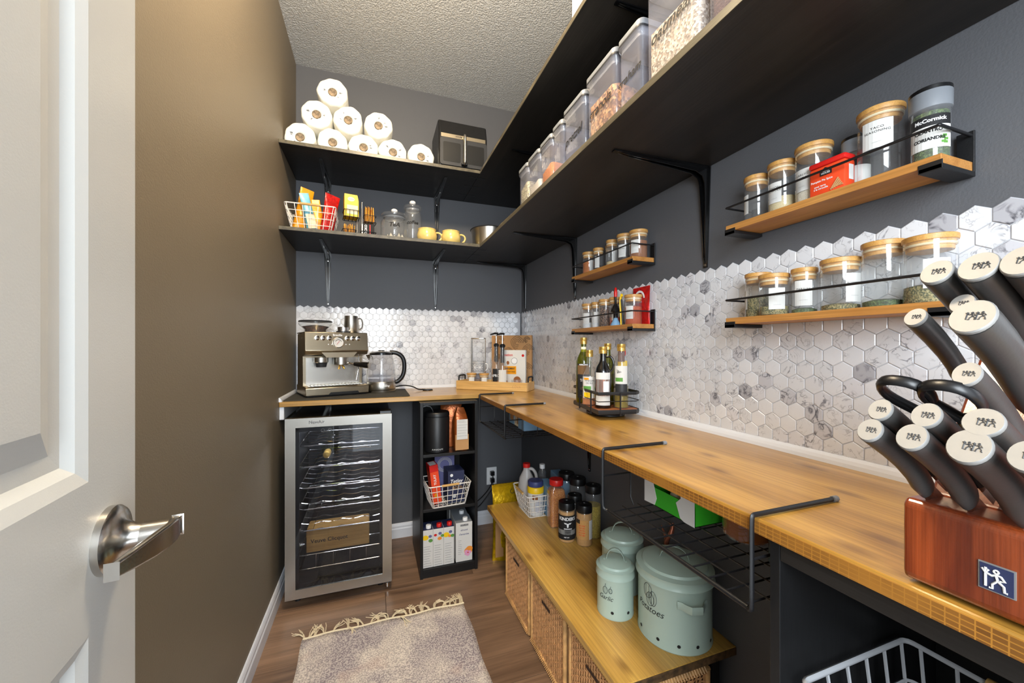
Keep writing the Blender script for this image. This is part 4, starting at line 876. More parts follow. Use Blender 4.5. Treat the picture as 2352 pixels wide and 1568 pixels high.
MB().box(-.022, -.0348, .012, .030, -.0342, .058).build('white_panel', M['cream'], t); m = MB().lathe([(0, 0), (.017, 0), (.017, .0006), (0, .0006)], 18, sy=.65); m.xf(Matrix(((1, 0, 0, -.002), (0, 0, 1, -.0348), (0, 1, 0, .088), (0, 0, 0, 1)))); m.build('oval_badge', M['paper'], t); text('TWININGS', .0055, M['ink'], t, (-.002, -.0352, .088))
def sachets(lab, x, y, z, n, w, h, mm, rz=.15):
    t = thing('tea_sachets', lab, 'sachets', (x, y, z), rz)
    for k in range(n):
        q = -w/2+w*(k+.5)/n; random.seed(k*7+int(h*999)); MB().box(q-.0012, -.024, 0, q+.0012, .024, h+random.uniform(-.012, .003), .0003).build('sachet', M[mm], t).rotation_euler = (0, random.uniform(-.06, .06), 0)
sachets('bunch of kraft tea sachets in the upper right tray of the wire rack', -.022, 2.205, S1+.0955, 9, .048, .082, 'foil_orange'); sachets('row of kraft tea sachets in the lower left tray of the wire rack', -.122, 2.19, S1+.007, 10, .052, .066, 'foil_orange')
t = thing('cocoa_box', 'black box with white lettering in the lower right tray of the wire rack', 'box', (-.030, 2.20, S1+.0075), .15); MB().box(-.026, -.027, 0, .030, .027, .074, .001).build('carton', M['ink'], t); text('ROCKO', .017, M['white'], t, (-.012, -.0276, .037), (0, 0, 1), (-1, 0, 0), bold=.0005); MB().box(.006, -.0278, .002, .011, -.0272, .07).build('red_stripe', M['red'], t)
MB().box(-.034, -.026, 0, -.0262, .026, .070, .001).build('silver_side', M['steel'], t)
def gjar(name, lab, loc, r, h, lidh, word, ts, squat):
    t = thing(name, lab, 'jar', loc, 0)
    pr = [(0, 0), (r*.9, 0), (r, .008), (r, h*.78), (r*(.93 if not squat else .9), h*.88), (r*(.84 if not squat else .75), h*.93), (r*(.84 if not squat else .75), h)]
    MB().lathe(pr, 36, caps=False).build('glass_body', M['glass'], t, 60)
    MB().lathe([(r*.6, h-.012), (r*.74, h-.010), (r*.76, h+.001), (r*.98, h+.003), (r*1.0, h+.010), (r*.92, h+.018), (r*.3, h+.024), (.012, h+.027), (.012, h+.036), (.0, h+.036)], 36).build('glass_lid', M['glass'], t, 40)
    MB().lathe([(0, h+.030), (.011, h+.030), (.017, h+.036), (.017, h+.044), (.011, h+.049), (0, h+.049)], 20).build('knob', M['white'], t, 60)
    MB().lathe([(r*.765, h-.006), (r*.80, h-.003), (r*.80, h+.0), (r*.765, h+.002)], 30, caps=False).build('seal_ring', M['plastic_grey'], t, 60)
    text(word, ts, M['ink'], t, bend=(r+.0006, atan2(-loc[1], -loc[0]), h*.58), bold=.0009, shear=.2); return t
tj = gjar('tea_jar', 'squat glass jar marked Tea with a white knob on the lower back shelf', (.106, 2.185, S1), .071, .128, .03, 'TeA', .032, True)
for k, (x, y, a) in enumerate(((-.02, -.02, .3), (.022, -.028, 1.2), (.04, .0, 2), (-.035, .015, .7), (.0, .02, 2.5))):
    tb = thing('tea_bag', ('leftmost front pyramid tea bag', 'middle front pyramid tea bag', 'rightmost pyramid tea bag', 'rear left pyramid tea bag', 'rearmost centre pyramid tea bag')[k]+' inside the squat glass tea jar', 'tea bag', (.106+x, 2.185+y, S1+.009), a, 'pyramid tea bags in the tea jar'); s = .026; MB().add([(-s*.6, -s*.5, 0), (s*.6, -s*.5, 0), (0, s*.6, 0), (0, 0, s*1.4)], [(0, 2, 1), (0, 1, 3), (1, 2, 3), (2, 0, 3)]).build('sachet', M['tea_bag'], tb)
gjar('coffee_jar', 'tall narrow glass jar marked coffee with a white knob on the back shelf', (.206, 2.23, S1), .050, .200, .03, 'coffee', .026, False)
def mug(lab, x, y, first=None):
    t = thing('mug', lab, 'mug', (x, y, S1), 0, 'yellow mugs on the lower back shelf')
    MB().lathe([(0, 0), (.034, 0), (.040, .006), (.052, .028), (.055, .045), (.051, .062), (.0475, .072), (.050, .080), (.0485, .080), (.046, .072), (.049, .060), (.052, .045), (.048, .028), (.036, .008), (0, .006)], 18, caps=False).build('cup', M['mug'], t, 30)
    MB().tube(ease([(.046, 0, .066), (.064, 0, .070), (.082, 0, .058), (.080, 0, .036), (.062, 0, .020), (.047, 0, .022)], 2), .0055, 8).build('handle', M['mug'], t, 60); return t
mug('yellow glazed mug on the left, next to the tall coffee jar', .278, 2.17); mug('yellow glazed mug on the right, nearest the steel pot', .410, 2.165)
t = thing('steel_pot', 'brushed steel pot at the shelf corner right of the yellow mugs', 'pot', (.640, 2.19, S1)); MB().lathe([(0, 0), (.088, 0), (.096, .008), (.101, .09), (.108, .115), (.1065, .115), (.099, .09), (.094, .01), (0, .004)], 44, caps=False).build('pot_body', M['steel'], t, 40); MB().lathe([(.108, .112), (.1105, .115), (.108, .118), (.106, .115)], 44, caps=False).build('rim', M['dark_grey'], t, 60)

# ================================================================ clear food containers on the lower right shelf
def container(lab, ya, yb, h, fill, cont, word=None, xa=.583, depth=.15):
    w = yb-ya-.004; cy = (ya+yb)/2; t = thing('food_container', lab, 'container', (xa+depth/2, cy, S1), 0, 'clear lidded containers on the lower right shelf'); d = depth
    def ring(k, z, r=.014): return [(p[0], p[1], z) for p in rrect(-d/2*k, -w/2*k, d/2*k, w/2*k, min(r, w*.3), 4)]
    def shell(levels, nm, mm, caps=(True, False), sm=50):
        vs = []; [vs.extend(ring(k, z)) for k, z in levels]; n = 20
        m = MB().add(vs, [(a*n+i, a*n+(i+1) % n, (a+1)*n+(i+1) % n, (a+1)*n+i) for a in range(len(levels)-1) for i in range(n)]+([list(range(n))[::-1]] if caps[0] else [])+([[(len(levels)-1)*n+i for i in range(n)]] if caps[1] else [])); return m.build(nm, mm, t, sm)
    shell([(.90, 0), (.93, .004), (.94, h*.6), (.94, h-.034), (1.0, h-.026), (1.0, h-.016)], 'clear_body', M['acrylic'])
    shell([(.88, h-.040), (.92, h-.038), (.92, h-.016), (1.0, h-.0155), (1.0, h-.004), (.96, h), (.3, h+.0005), (.26, h-.004)], 'lid', M['plastic_grey'], (True, True))
    shell([(1.004, h-.0215), (1.008, h-.0185), (1.004, h-.0160)], 'seal_ring', M['dark_grey'], (False, False))
    if fill:
        z1 = .004+fill*(h-.05); n = 20; vs = ring(.86, .004)+ring(.885, .008)+[(x, y, z+.008*sin(x*40+y*60)) for x, y, z in ring(.885, z1)]+[(x, y, z+.010*cos(x*30)) for x, y, z in ring(.5, z1+.006)]
        MB().add(vs, [(a*n+i, a*n+(i+1) % n, (a+1)*n+(i+1) % n, (a+1)*n+i) for a in range(3) for i in range(n)]+[[3*n+i for i in range(n)], list(range(n))[::-1]]).build('contents', M[cont], t, 60)
    if word: text(word, .036*min(1, w/.11), M['ink'], t, (-d/2*.945-.0014, 0, h*.45), (0, -1, .06), (0, .0, 1), shear=.3, bold=.0007)
    return t
for a in (('farthest clear container, filled with mixed grains, on the lower right shelf', 1.452, 1.553, .185, .72, 'rice', None), ('clear container of pale flour beside the one with mixed grains', 1.335, 1.448, .185, .45, 'pale', None), ('clear container with orange lentils on the lower right shelf', 1.226, 1.330, .185, .55, 'lentil', None),
          ('narrow empty clear container between the lentils and the lettered box', 1.145, 1.222, .19, 0, None, None), ('square clear empty container with small black lettering before the brown granola', 1.003, 1.140, .20, .0, None, 'pretzel'), ('clear container full of brown granola flakes', .846, .997, .212, .72, 'granola', 'granola'),
          ('half-empty clear container marked graham beside the oatmeal', .744, .840, .205, .04, 'granola', 'graham'), ('large clear container of oats marked oatmeal', .572, .738, .262, .60, 'oats', 'oatmeal'), ('clear container of dark brown contents nearest the camera on the shelf', .40, .566, .262, .74, 'brown', None)):
    container(*a)
t = thing('baking_tray', 'thin silver tray lying flat near the far end of the right shelf', 'tray', (.66, 1.66, S1)); MB().box(-.10, -.09, 0, .10, .09, .004, .001).build('tray_base', M['steel'], t); MB().tube([(p[0], p[1], .006) for p in rrect(-.10, -.09, .10, .09, .01, 3)], .003, 6, closed=True).build('rolled_rim', M['chrome'], t, 60)

# ================================================================ spice racks and jars
def rack(lab, y0, y1, z, rail):
    L = (y1-y0)/2; t = thing('spice_rack', lab, 'rack', (WX-.0045, (y0+y1)/2, z), 0, 'wall spice racks')
    MB().box(-.098, -L+.002, 0, -.0045, L-.002, .016, .001).build('board', M['rackwood'], t)
    for s in (-1, 1):
        a = s*L; b_ = s*(L-.030)
        m = MB(); m.box(-.0995, a, -.009, -.002, b_, -.0005, .0012); m.box(-.0995, a, -.009, -.0975, b_, .006, .0005); m.box(-.004, a-s*.0, -.009, .0, a-s*.022, .070, .001)
        m.build('end_bracket', M['black_metal'], t)
    MB().tube(ease([(-.002, -L+.004, rail), (-.097, -L+.004, rail), (-.0985, -L+.004, rail), (-.0985, -L+.006, rail), (-.0985, L-.006, rail), (-.0985, L-.004, rail), (-.097, L-.004, rail), (-.002, L-.004, rail)], 1), .0026, 8).build('rail', M['black_metal'], t, 60)
    return t
rack('upper small wooden spice rack on the dark wall, far one', 1.143, 1.592, 1.4875, .062); rack('lower small wooden spice rack on the tiles, holding the red packet', 1.143, 1.592, 1.2475, .062)
rack('upper near wooden spice rack with the taco seasoning jar', .352, .762, 1.478, .062); rack('lower near wooden spice rack on the tiles behind the knives', .340, .762, 1.239, .062)
def sjar(lab, y, z, d, h, cont, fill, lab_ang=None, word='', lw=.030, lh=.048, lz=None, x=.9195, grp='glass spice jars with bamboo lids'):
    r = d/2; t = thing('spice_jar', lab, 'jar', (x, y, z), 0, grp)
    MB().lathe([(0, .0), (r*.9, .0), (r*.97, .003), (r*.97, h-.010)], 32, caps=False).build('glass_body', M['glass'], t, 60)
    MB().lathe([(0, h-.026), (r*.84, h-.026), (r*.86, h-.0245), (r*.86, h-.0195), (r*.90, h-.019), (r*.90, h-.011), (r, h-.0095), (r*1.02, h-.006), (r*1.01, h-.001), (r*.97, h), (0, h)], 32).build('lid', M['lidwood'], t, 40)
    MB().lathe([(r*.90, h-.0185), (r*.955, h-.0175), (r*.90, h-.0165), (r*.955, h-.0150), (r*.90, h-.014)], 28, caps=False).build('seal_ring', M['cream'], t, 60)
    if fill: 
        top = .003+fill*(h-.033); MB().lathe([(0, .002), (r*.90, .002), (r*.925, .005), (r*.925, top-.002), (r*.5, top+.002), (0, top)], 28).build('contents', M[cont], t, 60)
    if lab_ang is not None:
        a = atan2(-y, -x)+radians(lab_ang); zl = lz if lz is not None else h*.40; da = lw/2/(r*.985)
        p = MB().patch(r*.985, zl-lh/2, zl+lh/2, a-da, a+da, 8).build('paper_label', M['paper'], t)
        if word:
            text(word, min(.0085, lw*.86/(max(len(q_) for q_ in word.split(chr(10)))*.76)), M['ink'], p, bend=(r*.985+.0004, a, zl+lh*.16), space=1.1, sx=1.15, line=1.2)
            text('_____', .006, M['grey_ink'], p, bend=(r*.985+.0004, a, zl-lh*.24))
    return t
za = 1.504
sjar('far left spice jar with orange powder on the upper far rack', 1.535, za, .056, .104, 'orange_powder', .85, 28, '', .02)
sjar('second spice jar, dark contents, on the upper far rack', 1.455, za, .046, .104, 'dark_spice', .35, -15, '', .02)
sjar('small half-hidden spice jar at the back of the upper far rack', 1.410, za, .030, .108, 'dark_spice', .5, None, x=.943)
sjar('spice jar with pale contents at the middle of the upper far rack', 1.353, za, .048, .112, 'powder', .28, 30, '', .022)
sjar('white labelled spice jar, second from the near end of the upper far rack', 1.267, za, .062, .112, 'dark_spice', .30, -22, 'PEPPER')
sjar('spice jar with cinnamon-brown powder at the near end of the upper far rack', 1.185, za, .066, .104, 'cinnamon', .88, -26, 'CINNAMON')
zb = 1.264
sjar('spice jar with white crystals at the far end of the lower far rack', 1.540, zb, .057, .112, 'salt', .3, -20, 'SEA SALT')
sjar('narrow spice jar with white label, second on the lower far rack', 1.470, zb, .044, .112, 'salt', .6, -4, 'SALT', .022)
sjar('spice jar full of dark peppercorns on the lower far rack', 1.400, zb, .056, .116, 'pepper', .95)
sjar('spice jar with chili flakes and white label behind the pourer', 1.328, zb, .050, .116, 'paprika', .40, -10, 'CHILI', .024)
sjar('spice jar of red brown powder in front of the red packet', 1.215, zb, .065, .112, 'paprika', .82, -28, 'PAPRIKA')
t = thing('red_packet', 'shiny red spice packet standing at the near end of the lower far rack', 'packet', (.9485, 1.205, zb), pi/2); bag(MB(), .094, .016, .142, n=10, m=9, top_w=1.05, wav=.002).build('pouch', M['foil_red'], t, 60)
m = MB(); m.add([(r_*cos(a)+.0, -.0088, .098+r_*sin(a)) for r_ in (.030, .022) for a in [pi*k/10 for k in range(11)]], [(k, k+1, 12+k, 11+k) for k in range(10)]); m.f = [f for f in m.f]; m.xf(Matrix.Rotation(pi, 4, 'Z')); m.build('white_arc', M['white'], t)
text('FLAKES', .009, M['white'], t, (0, .0092, .085), (-1, 0, 0)); 
t = thing('bottle_stopper', 'black pourer with a red tip and blue rubber foot on the lower far rack', 'stopper', (.892, 1.288, zb)); MB().lathe([(0, 0), (.020, 0), (.020, .004), (.010, .022), (.008, .030), (0, .030)], 20).build('rubber_foot', M['light_blue'], t, 60)
MB().lathe([(.0, .0302), (.008, .0302), (.009, .050), (.019, .056), (.010, .078), (.0045, .085), (.0045, .112), (0, .112)], 16).build('stem', M['plastic_black'], t, 60); MB().lathe([(.0, .1122), (.006, .1125), (.007, .13), (.004, .148), (0, .15)], 12).build('tip', M['red'], t, 60)
t = thing('clip', 'yellow and black bag clip beside the pourer on the lower far rack', 'clip', (.900, 1.262, zb)); MB().tube(ease([(0, 0, 0), (0, .003, .05), (0, .008, .09), (0, .0, .125), (0, -.006, .11)], 2), .0045, 6, ry=.003).build('arm', M['yellow'], t, 60); MB().tube([(0, -.010, 0), (0, -.006, .06), (0, .0, .10)], .0035, 6).build('spring_arm', M['plastic_black'], t, 60)
zc = 1.4945
sjar('empty spice jar at the far end of the upper near rack', .718, zc, .056, .118, None, 0, -60, '', .02)
sjar('spice jar marked onion powder on the upper near rack', .652, zc, .060, .124, 'powder', .42, -34, 'ONION\nPOWDER', .032)
sjar('spice jar marked garlic powder on the upper near rack', .582, zc, .069, .130, 'pale', .48, -40, 'GARLIC\nPOWDER', .034)
sjar('large spice jar marked taco seasoning on the upper near rack', .462, zc, .070, .140, None, 0, -8, 'TACO\nSEASONING', .046, .052, .085)
def mjar(lab, y, x, s=1.0, wide=True):
    t = thing('spice_bottle', lab, 'spice bottle', (x, y, zc)); r = .0225*s; h = .120*s
    MB().lathe([(0, 0), (r, 0), (r*1.02, .003), (r*1.02, h*.70)], 28, caps=False).build('glass_body', M['glass'], t, 60); MB().lathe([(0, .002), (r*.95, .002), (r*.95, h*.66), (0, h*.66)], 24).build('contents', M['green_herb'], t, 50)
    MB().lathe([(r*1.02, h*.70), (r*1.12, h*.71), (r*1.14, h*.93), (r*1.1, h*.94), (0, h*.94)], 28).build('collar', M['plastic_grey'], t, 40); MB().lathe([(r*1.13, h*.935), (r*1.12, h*.985), (r*1.0, h), (0, h)], 28).build('flip_cap', M['plastic_black'], t, 40)
    a = atan2(-y, -x); p = MB().patch(r*1.035, .020, .055*s, a-1.2, a+1.2, 12).build('paper_label', M['paper'], t); q = MB().patch(r*1.035, .0551*s, .072*s, a-1.2, a+1.2, 12).build('dark_label', M['ink'], t)
    if wide:
        text('McCormick', .0085, M['white'], q, bend=(r*1.04+.0003, a, .064*s), bold=.0003); text('CILANTRO', .0072, M['ink'], p, bend=(r*1.04+.0003, a-.1, .047*s), bold=.0003); text('CORIANDRE', .0072, M['ink'], p, bend=(r*1.04+.0003, a-.05, .034*s), bold=.0003)
        g = MB()
        for k in range(5): an = a+.72+.1*cos(k*1.4); g.patch(r*1.045, .028+.006*sin(k*1.3)+.003, .035+.006*sin(k*1.3), an-.13, an+.13, 2)
        g.build('leaf_print', M['leaf_print'], p)
    return t
mjar('grey capped cilantro spice bottle at the near end of the upper near rack', .385, .905, 1.06); mjar('grey capped spice bottle half hidden behind the red tin', .512, .940, .98, False)
t = thing('spice_tin', 'small orange red pumpkin pie spice tin on the upper near rack', 'tin', (.888, .530, zc), radians(0)); MB().box(-.012, -.033, 0, .020, .033, .060, .003).build('tin_body', M['orange_red'], t, 40); MB().box(-.0135, -.0345, .0602, .0215, .0345, .072, .004).build('lid', M['red'], t, 40)
bd = MB(); bd.prism([(.012, .040), (.012, .050), (.002, .056), (-.010, .050), (-.010, .040)], 'x', -.0130, -.0124); bd.build('badge', M['ink'], t); text('CLUB\nHOUSE', .0052, M['white'], bd and t, (-.0134, .001, .0465), (0, -1, 0), bold=.0002); text('Pumpkin Pie Spice', .0056, M['white'], t, (-.0126, .009, .031), (0, -1, 0), bold=.0001); text('pour tarte\n  a la citrouille', .0052, M['white'], t, (-.0126, .012, .018), (0, -1, 0), bold=.0001)
sk = MB()
for k in range(5): sk.tube([(-.0128, -.008-k*.0035, .006+k*.001), (-.0128, -.022-k*.002, .026-k*.004)], .0016, 5)
sk.build('cinnamon_print', M['kraft'], t); MB().box(.0, -.0336, .02, .014, -.0331, .05).build('barcode_panel', M['paper'], t)
zd = 1.2555
sjar('spice jar half full of dried herbs at the far end of the lower near rack', .720, zd, .060, .112, 'herb', .62, -78, '', .026, x=.928)
sjar('spice jar marked oregano, second on the lower near rack', .662, zd, .064, .098, 'herb', .30, 12, 'OREGANO', .034, .050, .038, x=.905)
sjar('narrow spice jar marked parsley on the lower near rack', .602, zd, .050, .102, 'green_herb', .12, -4, 'PARSLEY', .034, .056, .045)
sjar('wide spice jar marked rosemary on the lower near rack', .530, zd, .068, .108, 'herb', .14, 42, 'ROSEMARY', .032, .058, .045)
sjar('tall spice jar with a little green herb, fifth on the lower near rack', .460, zd, .066, .126, 'green_herb', .12, None, x=.925)
sjar('wide spice jar with brown thyme nearest the knives on the lower near rack', .392, zd, .070, .118, 'herb', .34, 15, '', .034, .05, .05)

# ================================================================ espresso machine, kettle, mat
t = thing('drying_mat', 'dark grey flat mat on the back worktop under the espresso machine', 'mat', (-.115, 2.275, CT)); MB().prism(rrect(-.296, -.185, .296, .185, .02, 4), 'z', .0002, .004).build('mat', M['mat_rubber'], t)
MZ = CT+.0045
em = thing('espresso_machine', 'brushed stainless espresso machine with bean hopper and pressure gauge', 'coffee machine', (-.210, 2.316, MZ), radians(18.5))
W2 = .155; F = -.118; B = .115
def side(prof, a, b, name, m, sm=30, bev=.003):
    o = MB().prism(prof, 'x', a, b).build(name, m, em, sm); bv = o.modifiers.new('b', 'BEVEL'); bv.width = bev; bv.segments = 2; bv.limit_method = 'ANGLE'; return o
side([(B, .012), (B, .325), (-.02, .325), (-.02, .012)], -W2+.004, W2-.004, 'back_body', M['steel_h'])
side([(F+.020, .332), (B-.002, .332), (B-.002, .3262), (.0, .3262), (-.021, .3262), (-.021, .205), (F+.02, .215), (F+.006, .235)], -W2, W2, 'head', M['steel_h'], bev=.006)
ch = MB(); ch.prism([(-.085, .2345), (-.055, .200), (.075, .200), (.105, .2345)], 'y', F+.012, -.03); ch.build('group_shroud', M['steel_h'], em)
side([(F-.004, .008), (F-.004, .046), (F+.008, .052), (B, .052), (B, .008)], -W2, W2, 'drip_base', M['steel_h'])
gr = MB(); gr.box(-W2+.018, F+.012, .0522, W2-.018, -.024, .0545)
for k in range(16): gr.box(-W2+.024+k*.0172, F+.018, .0546, -W2+.030+k*.0172, -.030, .0562)
gr.build('drip_grate', M['chrome'], em); MB().prism([(-.05, .0), (.105, .0), (.098, .012), (-.038, .012)], 'y', F-.0052, F-.0042).xf(Matrix.Translation((0, 0, .009))).build('tray_recess', M['dark_in'], em)
MB().box(-W2+.02, -.0215, .056, W2-.02, -.0203, .198).build('splash_panel', M['steel'], em); fe = MB(); fe.box(-W2+.01, F+.01, 0, W2-.01, B-.01, .0118, .003); fe.build('feet_base', M['plastic_black'], em)
def front(mb, x, z, y=None): return mb.xf(Matrix(((1, 0, 0, x), (0, 0, -1, y if y is not None else F+.006), (0, 1, 0, z), (0, 0, 0, 1))))
# the front face is slightly raked: dials sit on it
dy = lambda z: F+.006+(z-.235)/.097*.014
for x in (-.100, -.072, -.042, .047, .075, .103): 
    front(MB().lathe([(0, 0), (.0130, 0), (.0130, .003), (.0105, .0045), (0, .0045)], 22), x, .300, dy(.300)+.0005).build('button', M['chrome'], em, 40)
ga = front(MB().lathe([(.0270, 0), (.0280, .0), (.0280, .006), (.0250, .008), (.0240, .005)], 32, caps=False), .002, .278, dy(.278)).build('gauge_bezel', M['chrome'], em, 40)
front(MB().lathe([(0, .0), (.0240, .0), (.0240, .0045), (0, .0045)], 28), .002, .278, dy(.278)).build('gauge_face', M['paper'], ga)
nd = MB(); nd.tube([(-.008, -.0055, -.010), (.006, -.0055, .008)], .0008, 4); nd.xf(Matrix.Translation((.002, dy(.278), .278))); nd.build('needle', M['red'], ga)
ar = MB(); ar.tube([(.015*cos(a), -.0052, .015*sin(a)) for a in [.3+k*.25 for k in range(11)]], .0012, 4); ar.xf(Matrix.Translation((.002, dy(.278), .278))); ar.build('scale_arc', M['ink'], ga)
for x in (-.046, -.030, .040, .058): front(MB().lathe([(0, 0), (.0032, 0), (.0028, .002), (0, .002)], 12), x, .268, dy(.268)).build('indicator', M['white'], em, 60)
text('Breville', .0155, M['white'], em, (.0, dy(.318)-.0012, .3165), bold=.0004, up=(0, .14, 1))
gh = MB(); gh.lathe([(0, .172), (.030, .172), (.034, .175), (.034, .2), (0, .2)], 28, (-.072, -.068, 0)); gh.build('grinder_outlet', M['steel'], em, 40); MB().lathe([(0, .150), (.024, .150), (.029, .171), (0, .171)], 24, (-.072, -.068, 0)).build('grinder_cradle', M['dark_grey'], em, 40)
MB().lathe([(0, .158), (.032, .158), (.036, .162), (.036, .2), (0, .2)], 30, (.025, -.068, 0)).build('group_head', M['steel'], em, 40)
pf = MB(); pf.tube([(.055, -.082, .170), (.075, -.100, .164), (.085, -.108, .163)], .006, 8); pf.build('portafilter_neck', M['chrome'], em, 60)
MB().tube([(.083, -.107, .163), (.10, -.122, .161), (.13, -.148, .157), (.142, -.158, .156)], [.010, .014, .017, .017], 16).build('portafilter_handle', M['gloss_black'], em, 60); MB().tube([(.1425, -.1585, .156), (.1455, -.161, .1555)], .0171, 16).build('handle_cap', M['steel'], em, 60)
MB().tube([(.015, -.075, .158), (.012, -.088, .148), (.008, -.092, .138)], .005, 8).tube([(.028, -.075, .158), (.032, -.088, .148), (.036, -.092, .138)], .005, 8).build('spouts', M['gold'], em, 60, kind='stuff')
MB().tube([(.115, -.065, .215), (.118, -.078, .17), (.108, -.085, .12), (.098, -.09, .075)], .0042, 8).build('steam_wand', M['chrome'], em, 60)
hz_ = MB(); hp = (-.078, .035)
hz_.lathe([(.052, .333), (.054, .338), (.054, .347), (.081, .374), (.081, .388)], 36, (hp[0], hp[1], 0), caps=False); hz_.build('hopper', M['glass'], em, 50); MB().lathe([(0, .336), (.050, .336), (.050, .348), (.066, .364), (.03, .371), (0, .373)], 30, (hp[0], hp[1], 0)).build('coffee_beans', M['coffee'], em, 60)
MB().lathe([(0, .3885), (.0825, .3885), (.0835, .392), (.078, .396), (0, .397)], 36, (hp[0], hp[1], 0)).build('hopper_lid', M['dark_grey'], em, 40)
text('GRIND', .008, M['white'], em, (-W2-.0008, -.03, .300), (0, -1, 0), bold=.0003)
pt = thing('portafilter', 'small dark portafilter basket on top of the espresso machine', 'portafilter', (-.158, 2.33, MZ+.3325)); MB().lathe([(0, 0), (.034, 0), (.034, .010), (.029, .012), (.029, .030), (.031, .032), (0, .032)], 26).build('basket', M['chrome'], pt, 40); MB().lathe([(.0345, .002), (.037, .002), (.037, .008), (.0345, .008)], 26, caps=False).build('lug_ring', M['dark_grey'], pt, 40)
jg = thing('milk_jug', 'brushed steel milk jug on top of the espresso machine', 'jug', (-.120, 2.385, MZ+.3325)); MB().lathe([(0, 0), (.038, 0), (.040, .003), (.037, .090), (.036, .098), (.0345, .098), (.036, .088), (.038, .006), (0, .004)], 34, caps=False).build('jug_body', M['steel'], jg, 40); MB().tube(ease([(.036, .012, .085), (.058, .02, .085), (.060, .02, .03), (.038, .012, .022)], 2), .004, 6).build('handle', M['steel'], jg, 60)
kt = thing('kettle', 'glass electric kettle with black handle and steel base on the dark mat', 'kettle', (.042, 2.315, MZ))
MB().lathe([(0, 0), (.078, 0), (.079, .004), (.079, .014), (0, .014)], 40).build('power_base', M['chrome'], kt, 40); MB().lathe([(0, .016), (.077, .016), (.078, .020), (.078, .058), (.076, .061), (0, .061)], 40).build('steel_base', M['steel'], kt, 40)
MB().lathe([(.0765, .061), (.079, .085), (.074, .14), (.064, .19), (.060, .212)], 40, caps=False).build('glass_body', M['kettle_glass'], kt, 60); MB().lathe([(0, .0615), (.075, .0615), (.077, .080), (0, .080)], 36).build('water', M['acrylic'], kt, 40)
MB().lathe([(.0605, .210), (.064, .210), (.064, .220), (.052, .228), (0, .230)], 36).build('lid', M['gloss_black'], kt, 40); MB().lathe([(0, .2305), (.018, .2305), (.016, .236), (0, .237)], 20).build('lid_knob', M['plastic_black'], kt, 40)
MB().tube(ease([(.045, .0, .224), (.085, 0, .222), (.120, 0, .195), (.128, 0, .14), (.118, 0, .085), (.088, 0, .055), (.074, 0, .055)], 2), .012, 10, ry=.009).build('handle', M['plastic_black'], kt, 60)
MB().add([(-.060, -.014, .213), (-.060, .014, .213), (-.084, 0, .210), (-.066, 0, .180)], [(0, 2, 3), (1, 3, 2), (0, 1, 2)]).build('spout', M['chrome'], kt, 40); MB().tube([(-.058+.012*cos(a), -.034, .185+.022*sin(a)) for a in [k*.6 for k in range(10)]], .0015, 5).build('spout_wire', M['chrome'], kt, 60)
text('zwilling', .016, M['white'], kt, bend=(.0785, -pi/2+.25, .040), shear=.2, bold=.0002)
t = thing('power_cord', 'black kettle cord curling on the back worktop right of the kettle', 'cord', (.12, 2.33, CT)); MB().tube(ease([(.0, .0, .030), (.05, .03, .035), (.10, .03, .025), (.13, .0, .008), (.17, .02, .006)], 2), .0035, 6).build('cable', M['plastic_black'], t, 60); MB().lathe([(0, 0), (.030, 0), (.030, .004), (.026, .007), (0, .007)], 24, (.185, .015, 0), sy=.7).build('cord_disc', M['plastic_black'], t, 40)

# ================================================================ bamboo tray in the corner with syrups
TA = radians(-40.3); TO = Vector((.481, 2.363)); TU = Vector((.762, -.647)); TV = Vector((.647, .762))
def TP(s, w, z=0): p = TO+TU*s+TV*w; return (p.x, p.y, CT+z)
tr = thing('bamboo_tray', 'bamboo serving tray with black handles in the worktop corner', 'tray', (TP(.23, .07)[0], TP(.23, .07)[1], CT), TA)
m = MB(); m.box(-.23, -.07, .006, .23, .07, .012)
m.build('tray_base', M['bamboo'], tr)
for a in ((-.23, -.072, .23, -.062), (-.23, .062, .23, .072)): MB().box(a[0], a[1], .001, a[2], a[3], .052, .0015).build('long_side', M['bamboo'], tr)
for a in ((-.232, -.0615, -.222, .0615), (.222, -.0615, .232, .0615)): MB().box(a[0], a[1], .001, a[2], a[3], .052, .0015).build('short_side', M['bamboo'], tr)
for s in (-1, 1): MB().tube(ease([(s*.227, -.042, .0525), (s*.227, -.042, .075), (s*.227, -.035, .082), (s*.227, .035, .082), (s*.227, .042, .075), (s*.227, .042, .0525)], 1), .005, 8).build('handle', M['black_metal'], tr, 60)
text('CŌVA', .018, M['kraft'], tr, (.165, -.0727, .025), space=1.2)
kb_ = thing('kraft_box', 'tall flat kraft box printed with rose outlines, behind the bamboo tray', 'box', (.828, 2.326, CT), TA); MB().box(-.136, 0, 0, .136, .022, .333, .001).build('carton', M['kraft'], kb_)
random.seed(4); ro = MB()
for cx, cz, R_ in ((.04, .285, .042), (.115, .24, .035), (-.02, .225, .03), (-.08, .30, .03), (.02, .15, .04), (-.09, .18, .03), (.10, .12, .04), (.105, .305, .02)):
    for k in range(4):
        r_ = R_*(1-k*.23); ro.tube([(cx+r_*(1+.08*sin(3*a+k))*cos(a), -.0006, min(.331, cz+r_*(1+.08*cos(4*a+k))*sin(a))) for a in [q*2*pi/22 for q in range(17+k)]], .0012, 3)
ro.build('rose_print', M['ink'], kb_, 60)
px, py, pz = TP(.350, .098, .0125); pk = thing('chocolate_packet', 'white and brown chocolate packet leaning behind the glass dish', 'packet', (px, py, pz), TA); MB().box(-.071, -.011, 0, .071, .011, .228, .004).build('pouch', M['paper'], pk, 40)
